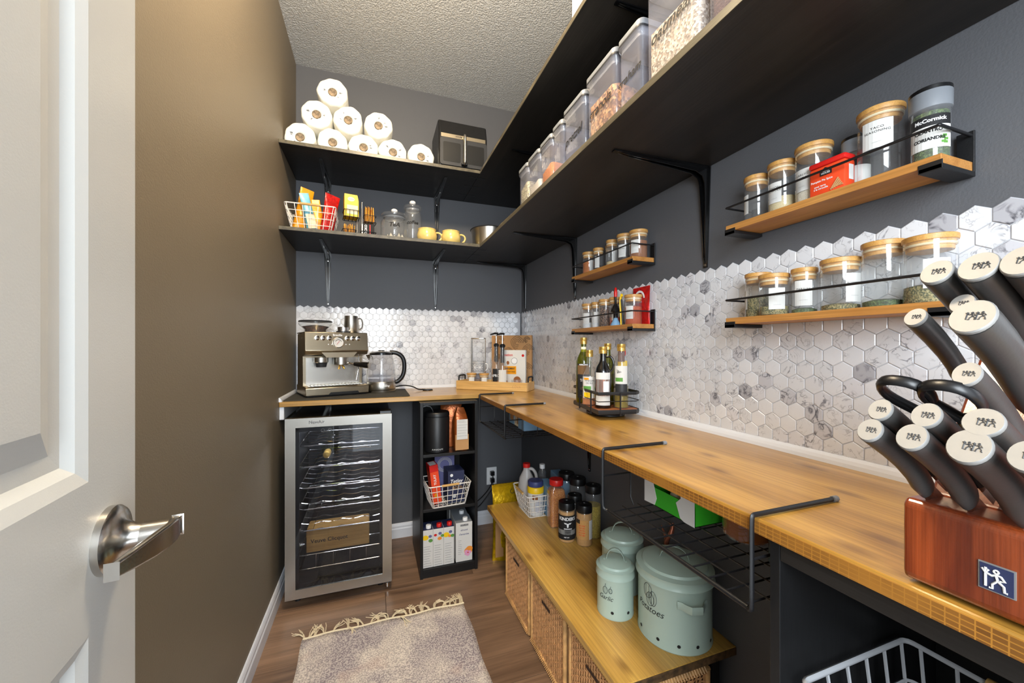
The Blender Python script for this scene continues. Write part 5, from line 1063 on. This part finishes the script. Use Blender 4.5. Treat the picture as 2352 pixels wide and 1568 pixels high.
text('nation', .022, M['red'], pk, (-.038, -.0118, .198), bold=.0004); MB().box(-.0705, -.0120, .082, .012, -.0114, .130).build('gold_panel', M['foil_orange'], pk); text('SIMPLEMENT', .0155, M['ink'], pk, (-.029, -.0126, .115), bold=.0005, sx=.75); text('CHOCOLAT CHAUD', .0095, M['ink'], pk, (-.029, -.0126, .096), bold=.0003, sx=.8)
def disc(par, x, y, z, r, mm, nm='print', sy=1): f_ = MB(); f_.lathe([(0, 0), (r, 0), (r, .0004), (0, .0004)], 20, sy=sy); f_.xf(Matrix(((1, 0, 0, x), (0, 0, 1, y), (0, 1, 0, z), (0, 0, 0, 1)))); return f_.build(nm, M[mm], par)
disc(pk, 0, -.0119, .162, .020, 'plastic_grey'); disc(pk, 0, -.0124, .162, .0175, 'white'); disc(pk, -.042, -.0119, .150, .009, 'cinnamon', sy=1.3); disc(pk, .018, -.0119, .045, .024, 'cinnamon'); disc(pk, .055, -.0119, .195, .008, 'red')
def pumpb(lab, s, w, r, h, labm, fillc, fill):
    x, y, z = TP(s, w, .0125); t = thing('syrup_bottle', lab, 'bottle', (x, y, z)); 
    MB().lathe([(0, 0), (r, 0), (r, h*.50), (r*.85, h*.60), (r*.42, h*.76), (r*.38, h)], 26, caps=False).build('glass_body', M['glass'], t, 60); MB().lathe([(0, .003), (r*.93, .003), (r*.93, h*fill), (0, h*fill)], 22).build('syrup', M[fillc], t, 40)
    MB().lathe([(r*.36, h*.62), (r*.36, h*.99), (r*.5, h), (r*.55, h+.012), (r*.3, h+.02), (0, h+.02)], 16).build('pump_neck', M['plastic_black'], t, 40); MB().lathe([(0, h+.02), (.0042, h+.02), (.0042, h+.075), (0, h+.075)], 10).build('pump_rod', M['chrome'], t, 40)
    a = atan2(-y, -x); d = Vector((cos(a-.9), sin(a-.9), 0)); MB().tube([tuple(-d*.012+Vector((0, 0, h+.080))), tuple(d*.012+Vector((0, 0, h+.081))), tuple(d*.045+Vector((0, 0, h+.072)))], [.006, .006, .0035], 8).build('pump_head', M['plastic_black'], t, 60)
    da = .75; p = MB().patch(r*1.01, h*.14, h*.45, a-da, a+da, 8).build('paper_label', M[labm], t); return t, p, a
t, p, a = pumpb('syrup bottle with black and orange label and pump, rear one', .225, .10, .030, .25, 'ink', 'orange_powder', .12); text('APRO', .022, M['white'], p, bend=(.0308, a-.2, .07), bold=.0004)
pumpb('clear syrup bottle with white label and pump, front one', .290, .042, .033, .245, 'paper', 'peach', .18)
for s, lab in ((.085, 'left small bamboo lidded jar with white label on the tray'), (.170, 'right small bamboo lidded jar with white label on the tray')):
    x, y, z = TP(s, .040, .0125); sjar(lab, y, z, .060, .086, 'pale', .3, 0, '', .034, .028, .048, x=x, grp='small jars on the bamboo tray')
x, y, z = TP(.100, .106, .0125); t = thing('mug_stand', 'tall clear stand with thin uprights at the back of the bamboo tray', 'stand', (x, y, z), TA+.35)
m = MB(); m.tube([(p_[0], p_[1], .300) for p_ in rrect(-.045, -.026, .045, .026, .01, 3)], .003, 6, closed=True); m.tube([(p_[0], p_[1], .004) for p_ in rrect(-.045, -.026, .045, .026, .01, 3)], .003, 6, closed=True)
for sx_ in (-1, 1):
    for sy_ in (-1, 1): m.tube([(sx_*.042, sy_*.023, .004), (sx_*.042, sy_*.023, .300)], .0028, 6)
m.build('frame', M['chrome'], t, 60)
t = thing('patterned_mug', 'pale grey mug with snowflake pattern inside the tall clear stand', 'mug', (x, y, z+.078), TA+.35); MB().lathe([(0, 0), (.036, 0), (.038, .004), (.038, .080), (.036, .080), (.036, .006), (0, .005)], 28, caps=False).build('cup', M['grey_metal'], t, 40); MB().tube(ease([(.037, 0, .065), (.060, 0, .06), (.058, 0, .025), (.037, 0, .018)], 2), .004, 6).build('handle', M['white'], t, 60)
sn = MB()
for c_ in (-pi/2-.55, -pi/2+.35):
    for k in range(8): an = k*pi/4; sn.tube([(.0386*cos(c_+q*cos(an)/.038), .0386*sin(c_+q*cos(an)/.038), .040+q*sin(an)) for q in (0, .008, .016, .022)], .0014, 4)
for z_ in (.008, .072): sn.tube([(.0386*cos(a_), .0386*sin(a_), z_) for a_ in [k*2*pi/28 for k in range(28)]], .0013, 4, closed=True)
sn.build('snowflake_print', M['white'], t, 60); MB().lathe([(0, 0), (.03, 0), (.03, .076), (0, .076)], 16, (0, 0, -.0775)).build('pedestal', M['acrylic'], t, 40)
x, y, z = TP(.385, .036, .0125); t = thing('glass_dish', 'low clear glass dish at the right end of the bamboo tray', 'dish', (x, y, z)); MB().lathe([(0, .002), (.030, .002), (.0315, .006), (.0318, .052), (.0300, .052), (.0295, .008), (0, .005)], 36, caps=False, sx=1.0).build('dish', M['glass'], t, 60)

# ================================================================ rotating oil rack
OA = atan2(.985, .17)-pi/2
oc = Vector((.846, 1.290)); orr = thing('oil_rack', 'black wire rack with walnut base holding oil and vinegar bottles', 'rack', (oc.x, oc.y, CT), OA)
# local frame: x across (towards wall), y along the wall
hx, hy_ = .080, .130
m = MB().prism([(-hx, -hy_+.0), (hx-.02, -hy_), (hx, -hy_+.02), (hx, hy_-.02), (hx-.02, hy_), (-hx+.0, hy_)], 'z', .022, .034); m.build('base_board', M['walnut'], orr)
fr = MB(); 
def band(z, t_, hgt): 
    pts = [(-hx-.002, -hy_-.002), (hx-.02, -hy_-.002), (hx+.002, -hy_+.02), (hx+.002, hy_-.02), (hx-.02, hy_+.002), (-hx-.002, hy_+.002)]
    fr.tube([(p[0], p[1], z) for p in pts], hgt, 4, closed=True, ry=t_, up=(0, 0, 1))
band(.028, .0015, .008); band(.094, .0012, .0055); band(.066, .0012, .0016)
for p in ((-hx-.002, -.06), (-hx-.002, .06), (0, -hy_-.002), (hx-.001, 0), (0, hy_+.002)): fr.tube([(p[0], p[1], .014), (p[0], p[1], .097)], .003, 6)
fr.build('wire_frame', M['black_metal'], orr, 40)
MB().tube([(.065*cos(a), .085*sin(a), .006) for a in [k*pi/12 for k in range(24)]], .005, 8, closed=True).build('foot_ring', M['black_metal'], orr, 60); MB().box(-.05, -.07, .010, .05, .07, .0215, .003).build('swivel', M['black_metal'], orr)
OB = CT+.0345
def bottle(lab, x, y, r, h, shoulder, neck, glassm, liq, fill, capm, caph, lbl=None, square=False, lz0=.1, lz1=.6, la=0, lda=.9):
    t = thing('oil_bottle', lab, 'bottle', (x, y, OB)); a = atan2(-y, -x)
    k = 1.0; pr = [(0, .0), (r*.92, 0), (r, .004), (r, h*shoulder), (r*.82, h*(shoulder+.07)), (neck*1.15, h*(shoulder+.17)), (neck, h*(shoulder+.22)), (neck, h-caph)]
    n = 28
    MB().lathe(pr, n, caps=False).build('glass_body', M[glassm], t, 60)
    if fill: MB().lathe([(0, .003), (r*.93, .003), (r*.93, min(h*shoulder, h*fill)), (0, min(h*shoulder, h*fill))], 22).build('liquid', M[liq], t, 50)
    MB().lathe([(0, h-caph), (neck*1.25, h-caph), (neck*1.28, h-caph*.5), (neck*1.22, h-caph*.45), (neck*1.28, h-caph*.4), (neck*1.25, h), (0, h)], 22).build('screw_cap', M[capm], t, 40)
    ps = []
    for (z0, z1, mm) in (lbl or []): ps.append(MB().patch(r*1.012, h*z0, h*z1, a+la-lda, a+la+lda, 10).build('paper_label', M[mm], t))
    return t, ps, a+la
t, ps, a = bottle('tall dark green olive oil bottle at the far end of the oil rack', .803, 1.380, .0305, .262, .62, .011, 'glass_green', 'oil', .6, 'gold', .026, [(.08, .60, 'ink'), (.44, .575, 'kraft')], lda=.85)
text('KIRKLAND', .0075, M['white'], ps[0], bend=(.0313, a, .262*.585), bold=.0002); text('OLIVE OIL\nD\'ITALIE', .0065, M['white'], ps[0], bend=(.0313, a, .262*.35), bold=.0001); disc_ = MB().patch(.0316, .262*.20, .262*.25, a-.2, a+.2, 4).build('seal_print', M['gold'], t); MB().patch(.0117, .205, .225, a-1, a+1, 6).build('neck_label', M['cream'], t)
t, ps, a = bottle('clear rice vinegar bottle with gold cap in the oil rack', .793, 1.318, .0280, .212, .50, .011, 'glass', 'peach', .15, 'gold', .026, [(.13, .52, 'paper')], lda=1.0)
text('VINEGAR\nDE RIZ', .0095, M['ink'], ps[0], bend=(.0287, a, .090)); MB().patch(.0287, .098, .106, a-.8, a-.1, 4).build('orange_oval', M['foil_orange'], t); MB().patch(.0287, .060, .074, a-.9, a+.2, 5).build('green_band', M['leaf_print'], t); MB().patch(.0287, .03, .05, a-.8, a+.3, 5).build('lemon_print', M['yellow'], t)
t, ps, a = bottle('dark bottle with loop handle and orange label at the front of the oil rack', .802, 1.238, .0305, .225, .58, .0115, 'gloss_black', None, 0, 'gold', .025, [(.05, .58, 'paper'), (.20, .47, 'copper')], lda=.95)
MB().patch(.0313, .225*.27, .225*.44, a+.05, a+.75, 5).build('white_panel', M['white'], t); e_ = Vector((cos(a+1.45), sin(a+1.45), 0)); MB().tube(ease([tuple(e_*.010+Vector((0, 0, .188))), tuple(e_*.030+Vector((0, 0, .190))), tuple(e_*.040+Vector((0, 0, .165))), tuple(e_*.036+Vector((0, 0, .145))), tuple(e_*.027+Vector((0, 0, .132)))], 2), .004, 8).build('loop_handle', M['gloss_black'], t, 60)
bottle('pale green oil bottle with a wooden top at the back of the oil rack', .872, 1.312, .026, .238, .62, .011, 'glass_green', 'oil', .5, 'gold', .024)
t, ps, a = bottle('clear olive oil bottle with white and dark label nearest the wall tiles', .864, 1.212, .0265, .235, .68, .012, 'glass', 'oil', .22, 'gold', .026, [(.38, .66, 'paper'), (.20, .378, 'dark_grey')], lda=.9)
for k in range(5): pass
lf = MB()
for k in range(5): lf.tube([(.0271*cos(a-.5+k*.12), .0271*sin(a-.5+k*.12), .128+.001*k), (.0271*cos(a-.62+k*.14), .0271*sin(a-.62+k*.14), .143-.002*k)], [.0014, .0005], 4)
lf.build('leaf_print', M['ink'], t, 60); MB().patch(.0271, .098, .112, a-.85, a+.2, 6).build('green_band', M['leaf_print'], t); MB().lathe([(0, .17), (.0125, .17), (.0125, .208), (0, .208)], 16).build('neck_sleeve', M['brown'], t, 60)
t, ps, a = bottle('bottle with a yellow tag half hidden behind the clear olive oil bottle', .905, 1.262, .024, .215, .70, .010, 'glass', 'oil', .35, 'red', .024, [(.5, .80, 'yellow')], lda=.8)

# ================================================================ sage green canisters
def canister(lab, x, y, r, h, word, ts, holes, ha, rx=1.0, rot=0, sideh=False, veg=None, ang=0):
    t = thing('storage_canister', lab, 'canister', (x, y, BZ), rot, 'sage green kitchen canisters')
    MB().lathe([(0, 0), (r*.985, 0), (r, .003), (r*.985, .006), (r*.985, h-.004), (r*1.0, h)], 56, sx=rx).build('body', M['tin_green'], t, 40)
    MB().lathe([(0, h+.001), (r*1.055, h+.001), (r*1.06, h+.004), (r*1.035, h+.007), (r*1.03, h+.024), (r*1.045, h+.026), (r*.90, h+.030), (r*.86, h+.036), (r*.45, h+.043), (0, h+.045)], 56, sx=rx).build('lid', M['tin_green'], t, 40)
    a = ha; hl = r*.50 if r < .09 else r*.40; hh = .034; dx, dy_ = cos(a), sin(a)
    pts = [(-hl*1.25, .001), (-hl, .001), (-hl*.95, .006)]+[(hl*.92*cos(q), .004+hh*sin(q)) for q in [pi-k*pi/8 for k in range(1, 8)]]+[(hl*.95, .006), (hl, .001), (hl*1.25, .001)]
    MB().tube([(p[0]*dx, p[0]*dy_, h+.040+p[1]) for p in pts], .0012, 6, ry=.0075 if r > .09 else .006, up=None if False else (0, 0, 1)).build('lid_handle', M['tin_green'], t, 40)
    ca = atan2(-y, -x)-rot+ang
    hm = MB()
    for hk in holes: an = ca+hk; R2 = r*.987*(1 if rx == 1 else 1); c_ = Vector((R2*cos(an)*rx, R2*sin(an), .024)); nrm = Vector((cos(an)/rx, sin(an), 0)).normalized(); u = nrm.cross(Vector((0, 0, 1))); k0 = [tuple(c_+nrm*.0009+u*(.0048*cos(q*pi/6))+Vector((0, 0, .0048*sin(q*pi/6)))) for q in range(12)]; hm.add(k0, [list(range(12))])
    hm.f = [f[::-1] for f in hm.f]; hm.build('vent_holes', M['ink'], t, kind='stuff')
    if word: text(word, ts, M['ink'], t, bend=(r*.9855+.0008, ca+veg[0], veg[1]-ts*1.15, (rx, 1)), shear=.35, bold=0)
    if veg:
        lm = MB()
        def cp(u_, z_): an = ca+veg[0]+u_/r; return (r*.9865*cos(an)*rx+.0008*cos(an), r*.9865*sin(an)+.0008*sin(an), veg[1]+z_)
        sc_ = veg[2]
        blobs = veg[3]
        for (bx, bz, br, kx) in blobs:
            lm.tube([cp(sc_*(bx+br*kx*cos(q)), sc_*(bz+br*sin(q))) for q in [k*2*pi/20 for k in range(20)]], .0006*max(1, sc_/22*1e3/1000), 4, closed=True)
            for s_ in (-.35, .3): lm.tube([cp(sc_*(bx+br*kx*(s_+.25*s_*cos(q))*1.0), sc_*(bz+br*.8*sin(q))) for q in [-1.3+k*2.6/8 for k in range(9)]], .0004, 4)
        if len(blobs) == 2:
            for (bx, bz, br, kx) in blobs: lm.tube([cp(sc_*bx, sc_*(bz+br)), cp(sc_*(bx+.1*br), sc_*(bz+br*1.9))], .0006, 4)
        lm.build('vegetable_drawing', M['ink'], t, 60)
    if sideh:
        for s_ in (1, -1):
            an = sideh if s_ > 0 else sideh+pi; d_ = Vector((cos(an), sin(an), 0)); w_ = d_.cross(Vector((0, 0, 1))); R2 = r*hypot(cos(an)*rx, sin(an))
            MB().tube([tuple(d_*(R2+o)+w_*q+Vector((0, 0, h-.032))) for q, o in ((-.042, -.004), (-.032, .001), (-.026, .012), (-.015, .024), (.015, .024), (.026, .012), (.032, .001), (.042, -.004))], .0105, 6, ry=.0015, up=(0, 0, 1)).build('side_handle', M['tin_green'], t, 40)
    return t
canister('small sage green garlic canister in front, on the bench', .733, 1.061, .0575, .120, 'Garlic', .020, (-.15, .75), radians(-35), veg=(-.55, .088, .018, [(0, 0, .6, .75), (.95, .1, .42, .75)]))
canister('large round sage green potatoes canister at the near end of the bench', .848, .927, .104, .172, 'Potatoes', .026, (-1.05, -.42, .12, .62, 1.15), radians(-38), sideh=atan2(-.9, -.25), veg=(-.72, .125, .034, [(-.1, .55, .6, .75), (.15, -.05, .55, .7), (.45, .1, .6, .55)]))
canister('middle-sized sage green canister at the back, beyond the garlic one', .833, 1.165, .070, .145, 'Onions', .020, (-.4, .4), radians(-35), veg=(-.5, .10, .02, [(0, 0, .6, .9), (.95, .1, .5, .9)]))
t = thing('dried_stem', 'reddish brown twisted dried stem behind the onion canister', 'dried stem', (.925, 1.045, BZ)); MB().tube([(.008*sin(k*.9), .006*cos(k*1.1)-.001*k, .005+k*.016) for k in range(17)], [.006+.003*sin(k*1.7)**2 for k in range(17)], 6).build('stem', M['copper'], t, 60); MB().tube([(.0, .01, .16), (.014, .02, .20), (.004, .03, .235)], [.003, .006, .002], 6).build('side_shoot', M['copper'], t, 60)

# ================================================================ jars and bottles at the far end of the bench
t = thing('spice_shaker', 'big square jar of orange brown seasoning with red lid on the bench', 'jar', (.822, 1.668, BZ), radians(-8)); ov = lambda k, z: [(p[0], p[1], z) for p in rrect(-.038*k, -.038*k, .038*k, .038*k, .012, 3)]
vs = []; lv2 = [(1, 0), (1, .002), (1, .150), (.93, .168), (.74, .180), (.72, .190)]; [vs.extend(ov(k, z)) for k, z in lv2]; n = 16
MB().add(vs, [(a*n+i, a*n+(i+1) % n, (a+1)*n+(i+1) % n, (a+1)*n+i) for a in range(5) for i in range(n)]+[list(range(n))[::-1]]).build('clear_body', M['glass'], t, 50)
vs = []; lv2 = [(.95, .003), (.95, .148), (.88, .165), (.7, .174)]; [vs.extend(ov(k, z)) for k, z in lv2]; MB().add(vs, [(a*n+i, a*n+(i+1) % n, (a+1)*n+(i+1) % n, (a+1)*n+i) for a in range(3) for i in range(n)]+[list(range(n))[::-1], [3*n+i for i in range(n)]]).build('contents', M['seasoning'], t, 50)
MB().lathe([(0, .190), (.032, .190), (.033, .192), (.033, .214), (.031, .217), (0, .217)], 30).build('lid', M['red'], t, 40); MB().box(-.0390, .004, .09, -.0384, .026, .145).build('paper_label', M['paper'], t)
def shaker(lab, x, y, r, h, cont, fill, capm='plastic_black', labels=(), caph=.03, name='spice_shaker'):
    t = thing(name, lab, 'jar', (x, y, BZ), 0, 'black capped shakers on the bench'); a = atan2(-y, -x)
    MB().lathe([(0, 0), (r*.93, 0), (r, .005), (r, h-caph-.016), (r*.93, h-caph-.004), (r*.88, h-caph)], 30, caps=False).build('clear_body', M['glass'], t, 60)
    if fill: MB().lathe([(0, .003), (r*.93, .003), (r*.94, .006), (r*.94, (h-caph)*fill), (0, (h-caph)*fill+.002)], 26).build('contents', M[cont], t, 50)
    MB().lathe([(0, h-caph), (r*.98, h-caph), (r*.99, h-caph+.002), (r*.97, h-.003), (r*.93, h), (r*.4, h), (r*.38, h-.002), (0, h-.002)], 30).build('cap', M[capm], t, 40)
    for (z0, z1, a0, a1, mm) in labels: MB().patch(r*1.012, z0, z1, a+a0, a+a1, 12).build('paper_label', M[mm], t)
    return t, a
t, a = shaker('shaker with black and white label and steer head drawing, nearest on the bench', .800, 1.520, .0365, .168, 'tan_spice', .95, labels=((.014, .118, -1.4, 1.4, 'ink'), (.036, .056, -1.4, 1.4, 'paper')))
text('KINDER\'S', .019, M['white'], t, bend=(.0372, a+.10, .103), bold=.0007); st = MB(); st.add([(.0373*cos(a+.12+u_/.037), .0373*sin(a+.12+u_/.037), .078+v_) for u_, v_ in ((-.017, .010), (-.012, .004), (-.005, .004), (-.003, -.010), (.003, -.010), (.005, .004), (.012, .004), (.017, .010), (.008, .009), (-.008, .009))], [(0, 1, 9), (1, 2, 9), (2, 3, 4, 5, 8, 9), (5, 6, 8), (6, 7, 8)]); st.build('steer_print', M['white'], t)
text('SEASONING', .0065, M['white'], t, bend=(.0373, a+.15, .0615), bold=.0003); text('THE BLEND\n17 OZ', .006, M['ink'], t, bend=(.0375, a+.15, .046)); text('NET WT', .006, M['white'], t, bend=(.0373, a, .025), bold=.0002)
t, a = shaker('shaker of tan powder with black cap, right of the steer head shaker', .855, 1.464, .0345, .170, 'tan_spice', .97, labels=((.030, .112, -1.35, .55, 'tan_spice'), (.095, .112, -1.3, -.55, 'ink'), (.030, .110, .62, 1.3, 'paper')))
for k in range(5): text('SALT PEPPER'[:9-k % 3], .0065, M['orange_red'], t, bend=(.0351, a-.3, .088-k*.010), bold=.0002)
t, a = shaker('tall shaker of yellow mustard seed against the right wall', .927, 1.510, .0355, .228, 'mustard', .72, caph=.032)
shaker('shaker with black cap hidden behind the steer head shaker', .862, 1.560, .033, .176, 'dark_spice', .8); shaker('large clear jar with wide black lid behind the red lidded jar', .905, 1.722, .041, .222, 'salt', .5); shaker('large clear jar with wide black lid against the right wall', .917, 1.632, .040, .224, 'dark_spice', .15)
wire_basket('wire_basket', 'white wire basket with wooden grip at the far end of the bench', (.800, 1.850, BZ), 0, .145, .16, .19, .215, .112, M['white_metal'], 6, 7, 4, handle='l')
sj = thing('syrup_jug', 'milky plastic syrup jug with red cap in the bench basket', 'jug', (.764, 1.905, BZ+.004), -.5)
MB().lathe([(0, 0), (.040, 0), (.044, .006), (.044, .110), (.038, .150), (.018, .190), (.016, .205)], 24, caps=False, sy=.8).build('jug_body', M['jug'], sj, 60); MB().lathe([(0, .003), (.040, .003), (.041, .10), (0, .10)], 22, sy=.8).build('syrup', M['amber'], sj, 50); MB().lathe([(0, .2055), (.019, .2055), (.019, .226), (0, .226)], 20).build('cap', M['red'], sj, 40)
MB().tube(ease([(.014, 0, .198), (.034, 0, .198), (.052, 0, .17), (.053, 0, .13), (.042, 0, .11)], 2), .0085, 8).build('handle', M['jug'], sj, 60)
pb = thing('peanut_butter_jar', 'yellow banded peanut butter jar with blue lid in the bench basket', 'jar', (.773, 1.805, BZ+.004)); MB().lathe([(0, 0), (.038, 0), (.041, .006), (.041, .106), (.039, .110), (0, .110)], 30).build('jar_body', M['paper'], pb, 50); MB().lathe([(.0, .1102), (.0415, .1102), (.042, .136), (.037, .141), (0, .141)], 30).build('yellow_band', M['yellow'], pb, 50); MB().lathe([(0, .1412), (.038, .1412), (.039, .144), (.039, .164), (.036, .168), (0, .168)], 30).build('lid', M['blue'], pb, 50)
a = atan2(-1.805, -.773); MB().patch(.0415, .082, .104, a-.4, a+.3, 6).build('photo_panel', M['cinnamon'], pb); q_ = MB()
for k in range(8): q_.patch(.0415, .02+k*.007, .022+k*.007, a-.1, a+.9-(k % 3)*.15, 6)
q_.build('small_print', M['lilac'], pb)
t = thing('sauce_bottle', 'slim bottle with white cap behind the peanut butter jar', 'bottle', (.846, 1.885, BZ+.004)); MB().lathe([(0, 0), (.021, 0), (.0215, .15)]+[(.0215-(.0015 if k % 2 else 0), .15+k*.006) for k in range(5)]+[(.012, .197)], 22, caps=False).build('bottle_body', M['glass'], t, 60); MB().lathe([(0, .003), (.0195, .003), (.0195, .145), (0, .145)], 20).build('sauce', M['dark_spice'], t, 50); MB().lathe([(0, .197), (.0145, .197), (.0145, .219), (0, .219)], 20).build('cap', M['white'], t, 40)
carton('food_box', 'small light blue carton between the slim bottle and the red lid', (.838, 1.800, BZ+.004), -.1, .045, .12, .150, M['light_blue']); carton('food_box', 'light blue carton at the wall behind the red lidded jar', (.930, 1.845, BZ), -.1, .055, .14, .175, M['light_blue'])

# ================================================================ knife block
kn = thing('knife_block', 'reddish cherry knife block with a twins emblem at the near end of the worktop', 'knife block', (0, 0, 0))
prof = [(.555, .926), (.553, .934), (.553, 1.008), (.558, 1.014), (.596, 1.014), (.604, 1.012), (.716, 1.174), (.722, 1.176), (.765, 1.176), (.765, .926)]
o = MB().prism(prof, 'y', .085, .258).build('wood_body', M['cherry'], kn); bv = o.modifiers.new('b', 'BEVEL'); bv.width = .004; bv.segments = 3; bv.limit_method = 'ANGLE'
ft = MB()
for x in (.575, .745):
    for y in (.105, .24): ft.box(x-.01, y-.01, CT+.0002, x+.01, y+.01, .9262, .001)
ft.build('feet', M['plastic_black'], kn, kind='stuff')
lg = MB().box(.5518, .1770, .9485, .5531, .2005, .9745).build('emblem_border', M['cap_steel'], kn); lg2 = MB().box(.5512, .1782, .9497, .5519, .1993, .9733).build('emblem_plate', M['navy'], lg)
def figure(mb, P, s):   # little walking figure holding a staff: head, arms, shield, legs (2D strokes)
    st = [[(-.55, .75), (-.55, -.75)], [(-.75, .62), (-.55, .30), (-.38, .62)], [(-.55, .32), (-.2, .22), (.05, .38), (.28, .35), (.48, .05), (.22, -.02)], [(.0, .38), (.08, .05), (.12, -.15)], [(.08, -.1), (-.18, -.45), (-.18, -.78), (-.35, -.78)], [(.12, -.1), (.42, -.35), (.46, -.78), (.62, -.78)]]
    for q in st: mb.tube([P(a*s, b*s) for a, b in q], .085*s, 5)
    mb.tube([P((.02+.13*cos(k*pi/5))*s, (.62+.13*sin(k*pi/5))*s) for k in range(10)], .07*s, 5, closed=True)
lm = MB(); figure(lm, lambda a, b: (.5510, .1890-a, .9612+b), .0118); lm.build('figure_emblem', M['paper'], lg, 60)
eV = Vector((-.82, 0, .57)); gV = Vector((.57, 0, .82)); yV = Vector((0, 1, 0))
KN = [('front row knife nearest the far corner of the block', (.4685, .244, 1.097), .0100, .0125, .128), ('front row knife, second from the left', (.4685, .212, 1.097), .0110, .0135, .128), ('wide front row knife, third from the left', (.4685, .1755, 1.097), .0135, .0160, .128), ('front row knife at the right edge of the picture', (.4685, .144, 1.097), .0110, .0135, .128),
      ('second row knife at the far left of the block', (.4822, .2425, 1.1168), .0095, .0120, .125), ('second row knife left of the scissors blade', (.4822, .208, 1.1168), .0105, .0130, .125), ('second row knife right of the scissors', (.4822, .1725, 1.1168), .0125, .0135, .125),
      ('third row knife standing right beside the scissors loops', (.509, .192, 1.1555), .0095, .0125, .125), ('thin upper knife over the scissors, with its small cap below the spice rack', (.548, .2450, 1.212), .0090, .0115, .125), ('largest knife handle, in the middle of the upper row', (.5088, .1886, 1.2075), .0150, .0185, .155),
      ('upper knife mostly hidden behind the largest handle', (.5564, .213, 1.2235), .0090, .0115, .12), ('top row knife with its cap against the lower spice rack', (.5566, .232, 1.2588), .0125, .0155, .15), ('top row knife, second from the left, high above the block', (.5566, .2022, 1.2588), .0140, .0175, .15), ('top row knife cut off by the right picture edge', (.5566, .1745, 1.2588), .0140, .0175, .15)]
for lab, b0_, ry_, rg_, L in KN:
    t = thing('knife', 'dark handled knife with steel cap: '+lab, 'knife', b0_, 0, 'matching knives in the knife block')
    t['label'] = ('dark handled '+lab) if lab[0] != 't' or True else lab
    def Pt(s, o=0): return tuple(-eV*s+gV*o)
    sag = .010*(L/.128)
    st = [(.0025, 1.0, 1.0, 0), (.012, 1.02, 1.0, .001), (.04, 1.0, .98, .0035), (.07, .95, .93, .004), (.095, .9, .92, .002), (L-.02, .86, .95, -.001), (L-.006, .55, .9, -.002)]
    m = MB(); m.tube([Pt(s, o) for s, a, b_, o in st], [rg_*b_ for s, a, b_, o in st], 18, ry=[ry_*a for s, a, b_, o in st], up=tuple(gV)); m.build('grip', M['handle_black'], t, 60)
    c_ = MB(); c_.tube([Pt(-.0012), Pt(.0), Pt(.0024)], [rg_*.95, rg_*1.01, rg_*1.01], 26, ry=[ry_*.95, ry_*1.01, ry_*1.01], up=tuple(gV)); cp = c_.build('end_cap', M['cap_steel'], t, 40)
    fm = MB(); figure(fm, lambda a, b: tuple(eV*.0014+yV*(-a)+gV*b), ry_*.36); figure(fm, lambda a, b: tuple(eV*.0014+yV*(-a-ry_*.42)+gV*(b)), ry_*.36); 
    fm.build('twin_emblem', M['dark_grey'], cp, 60)
    bo = MB(); bo.tube([Pt(L-.012, -.002), Pt(L-.004, -.002), Pt(L+.004, -.003)], [rg_*.9, rg_*.85, rg_*.8], 12, ry=[ry_*.5, ry_*.35, .002], up=tuple(gV)); bo.build('bolster', M['steel'], t, 60)
    bl = MB(); bl.tube([Pt(L+.004, -.003), Pt(L+.030, -.003)], rg_*.8, 4, ry=.0011, up=tuple(gV)); bl.build('blade', M['steel'], t)
sx = thing('scissors', 'black handled kitchen scissors standing in the knife block', 'scissors', (.552, .223, 1.108))
def loop(y0, sgn):
    # loop in the plane of e and y
    pts = [(.0, 0), (.012, .010), (.035, .020), (.058, .017), (.066, .004), (.060, -.012), (.040, -.017), (.018, -.010)]
    P_ = []
    n = len(pts); 
    for i in range(n):
        for k in range(3):
            u = k/3; p0, p1, p2, p3 = [pts[(i+j-1) % n] for j in range(4)]
            f = lambda c: .5*((2*p1[c])+(-p0[c]+p2[c])*u+(2*p0[c]-5*p1[c]+4*p2[c]-p3[c])*u*u+(-p0[c]+3*p1[c]-3*p2[c]+p3[c])*u**3)
            P_.append(tuple(eV*f(0)+yV*(y0+sgn*f(1))+gV*.001*sgn))
    m = MB(); m.tube(P_, .0062, 10, closed=True, ry=.0034, up=tuple(gV)); m.tube([tuple(eV*.004+yV*(y0+sgn*.001)), tuple(-eV*.02+yV*y0*.5), tuple(-eV*.045+yV*y0*.2), tuple(-eV*.075)], [.006, .007, .006, .004], 10, up=tuple(gV)); m.build('finger_loop', M['plastic_black'], sx, 60)
loop(.014, 1); loop(-.016, -1)
pvt = MB(); pvt.tube([tuple(-eV*.035+gV*.004), tuple(-eV*.035+gV*.009)], .008, 16); pvt.build('pivot', M['gold'], sx, 60); bl = MB(); bl.tube([tuple(-eV*.04), tuple(-eV*.085), tuple(-eV*.11)], [.010, .009, .008], 4, ry=.0015, up=(0, 1, 0)); bl.build('blades', M['steel'], sx)
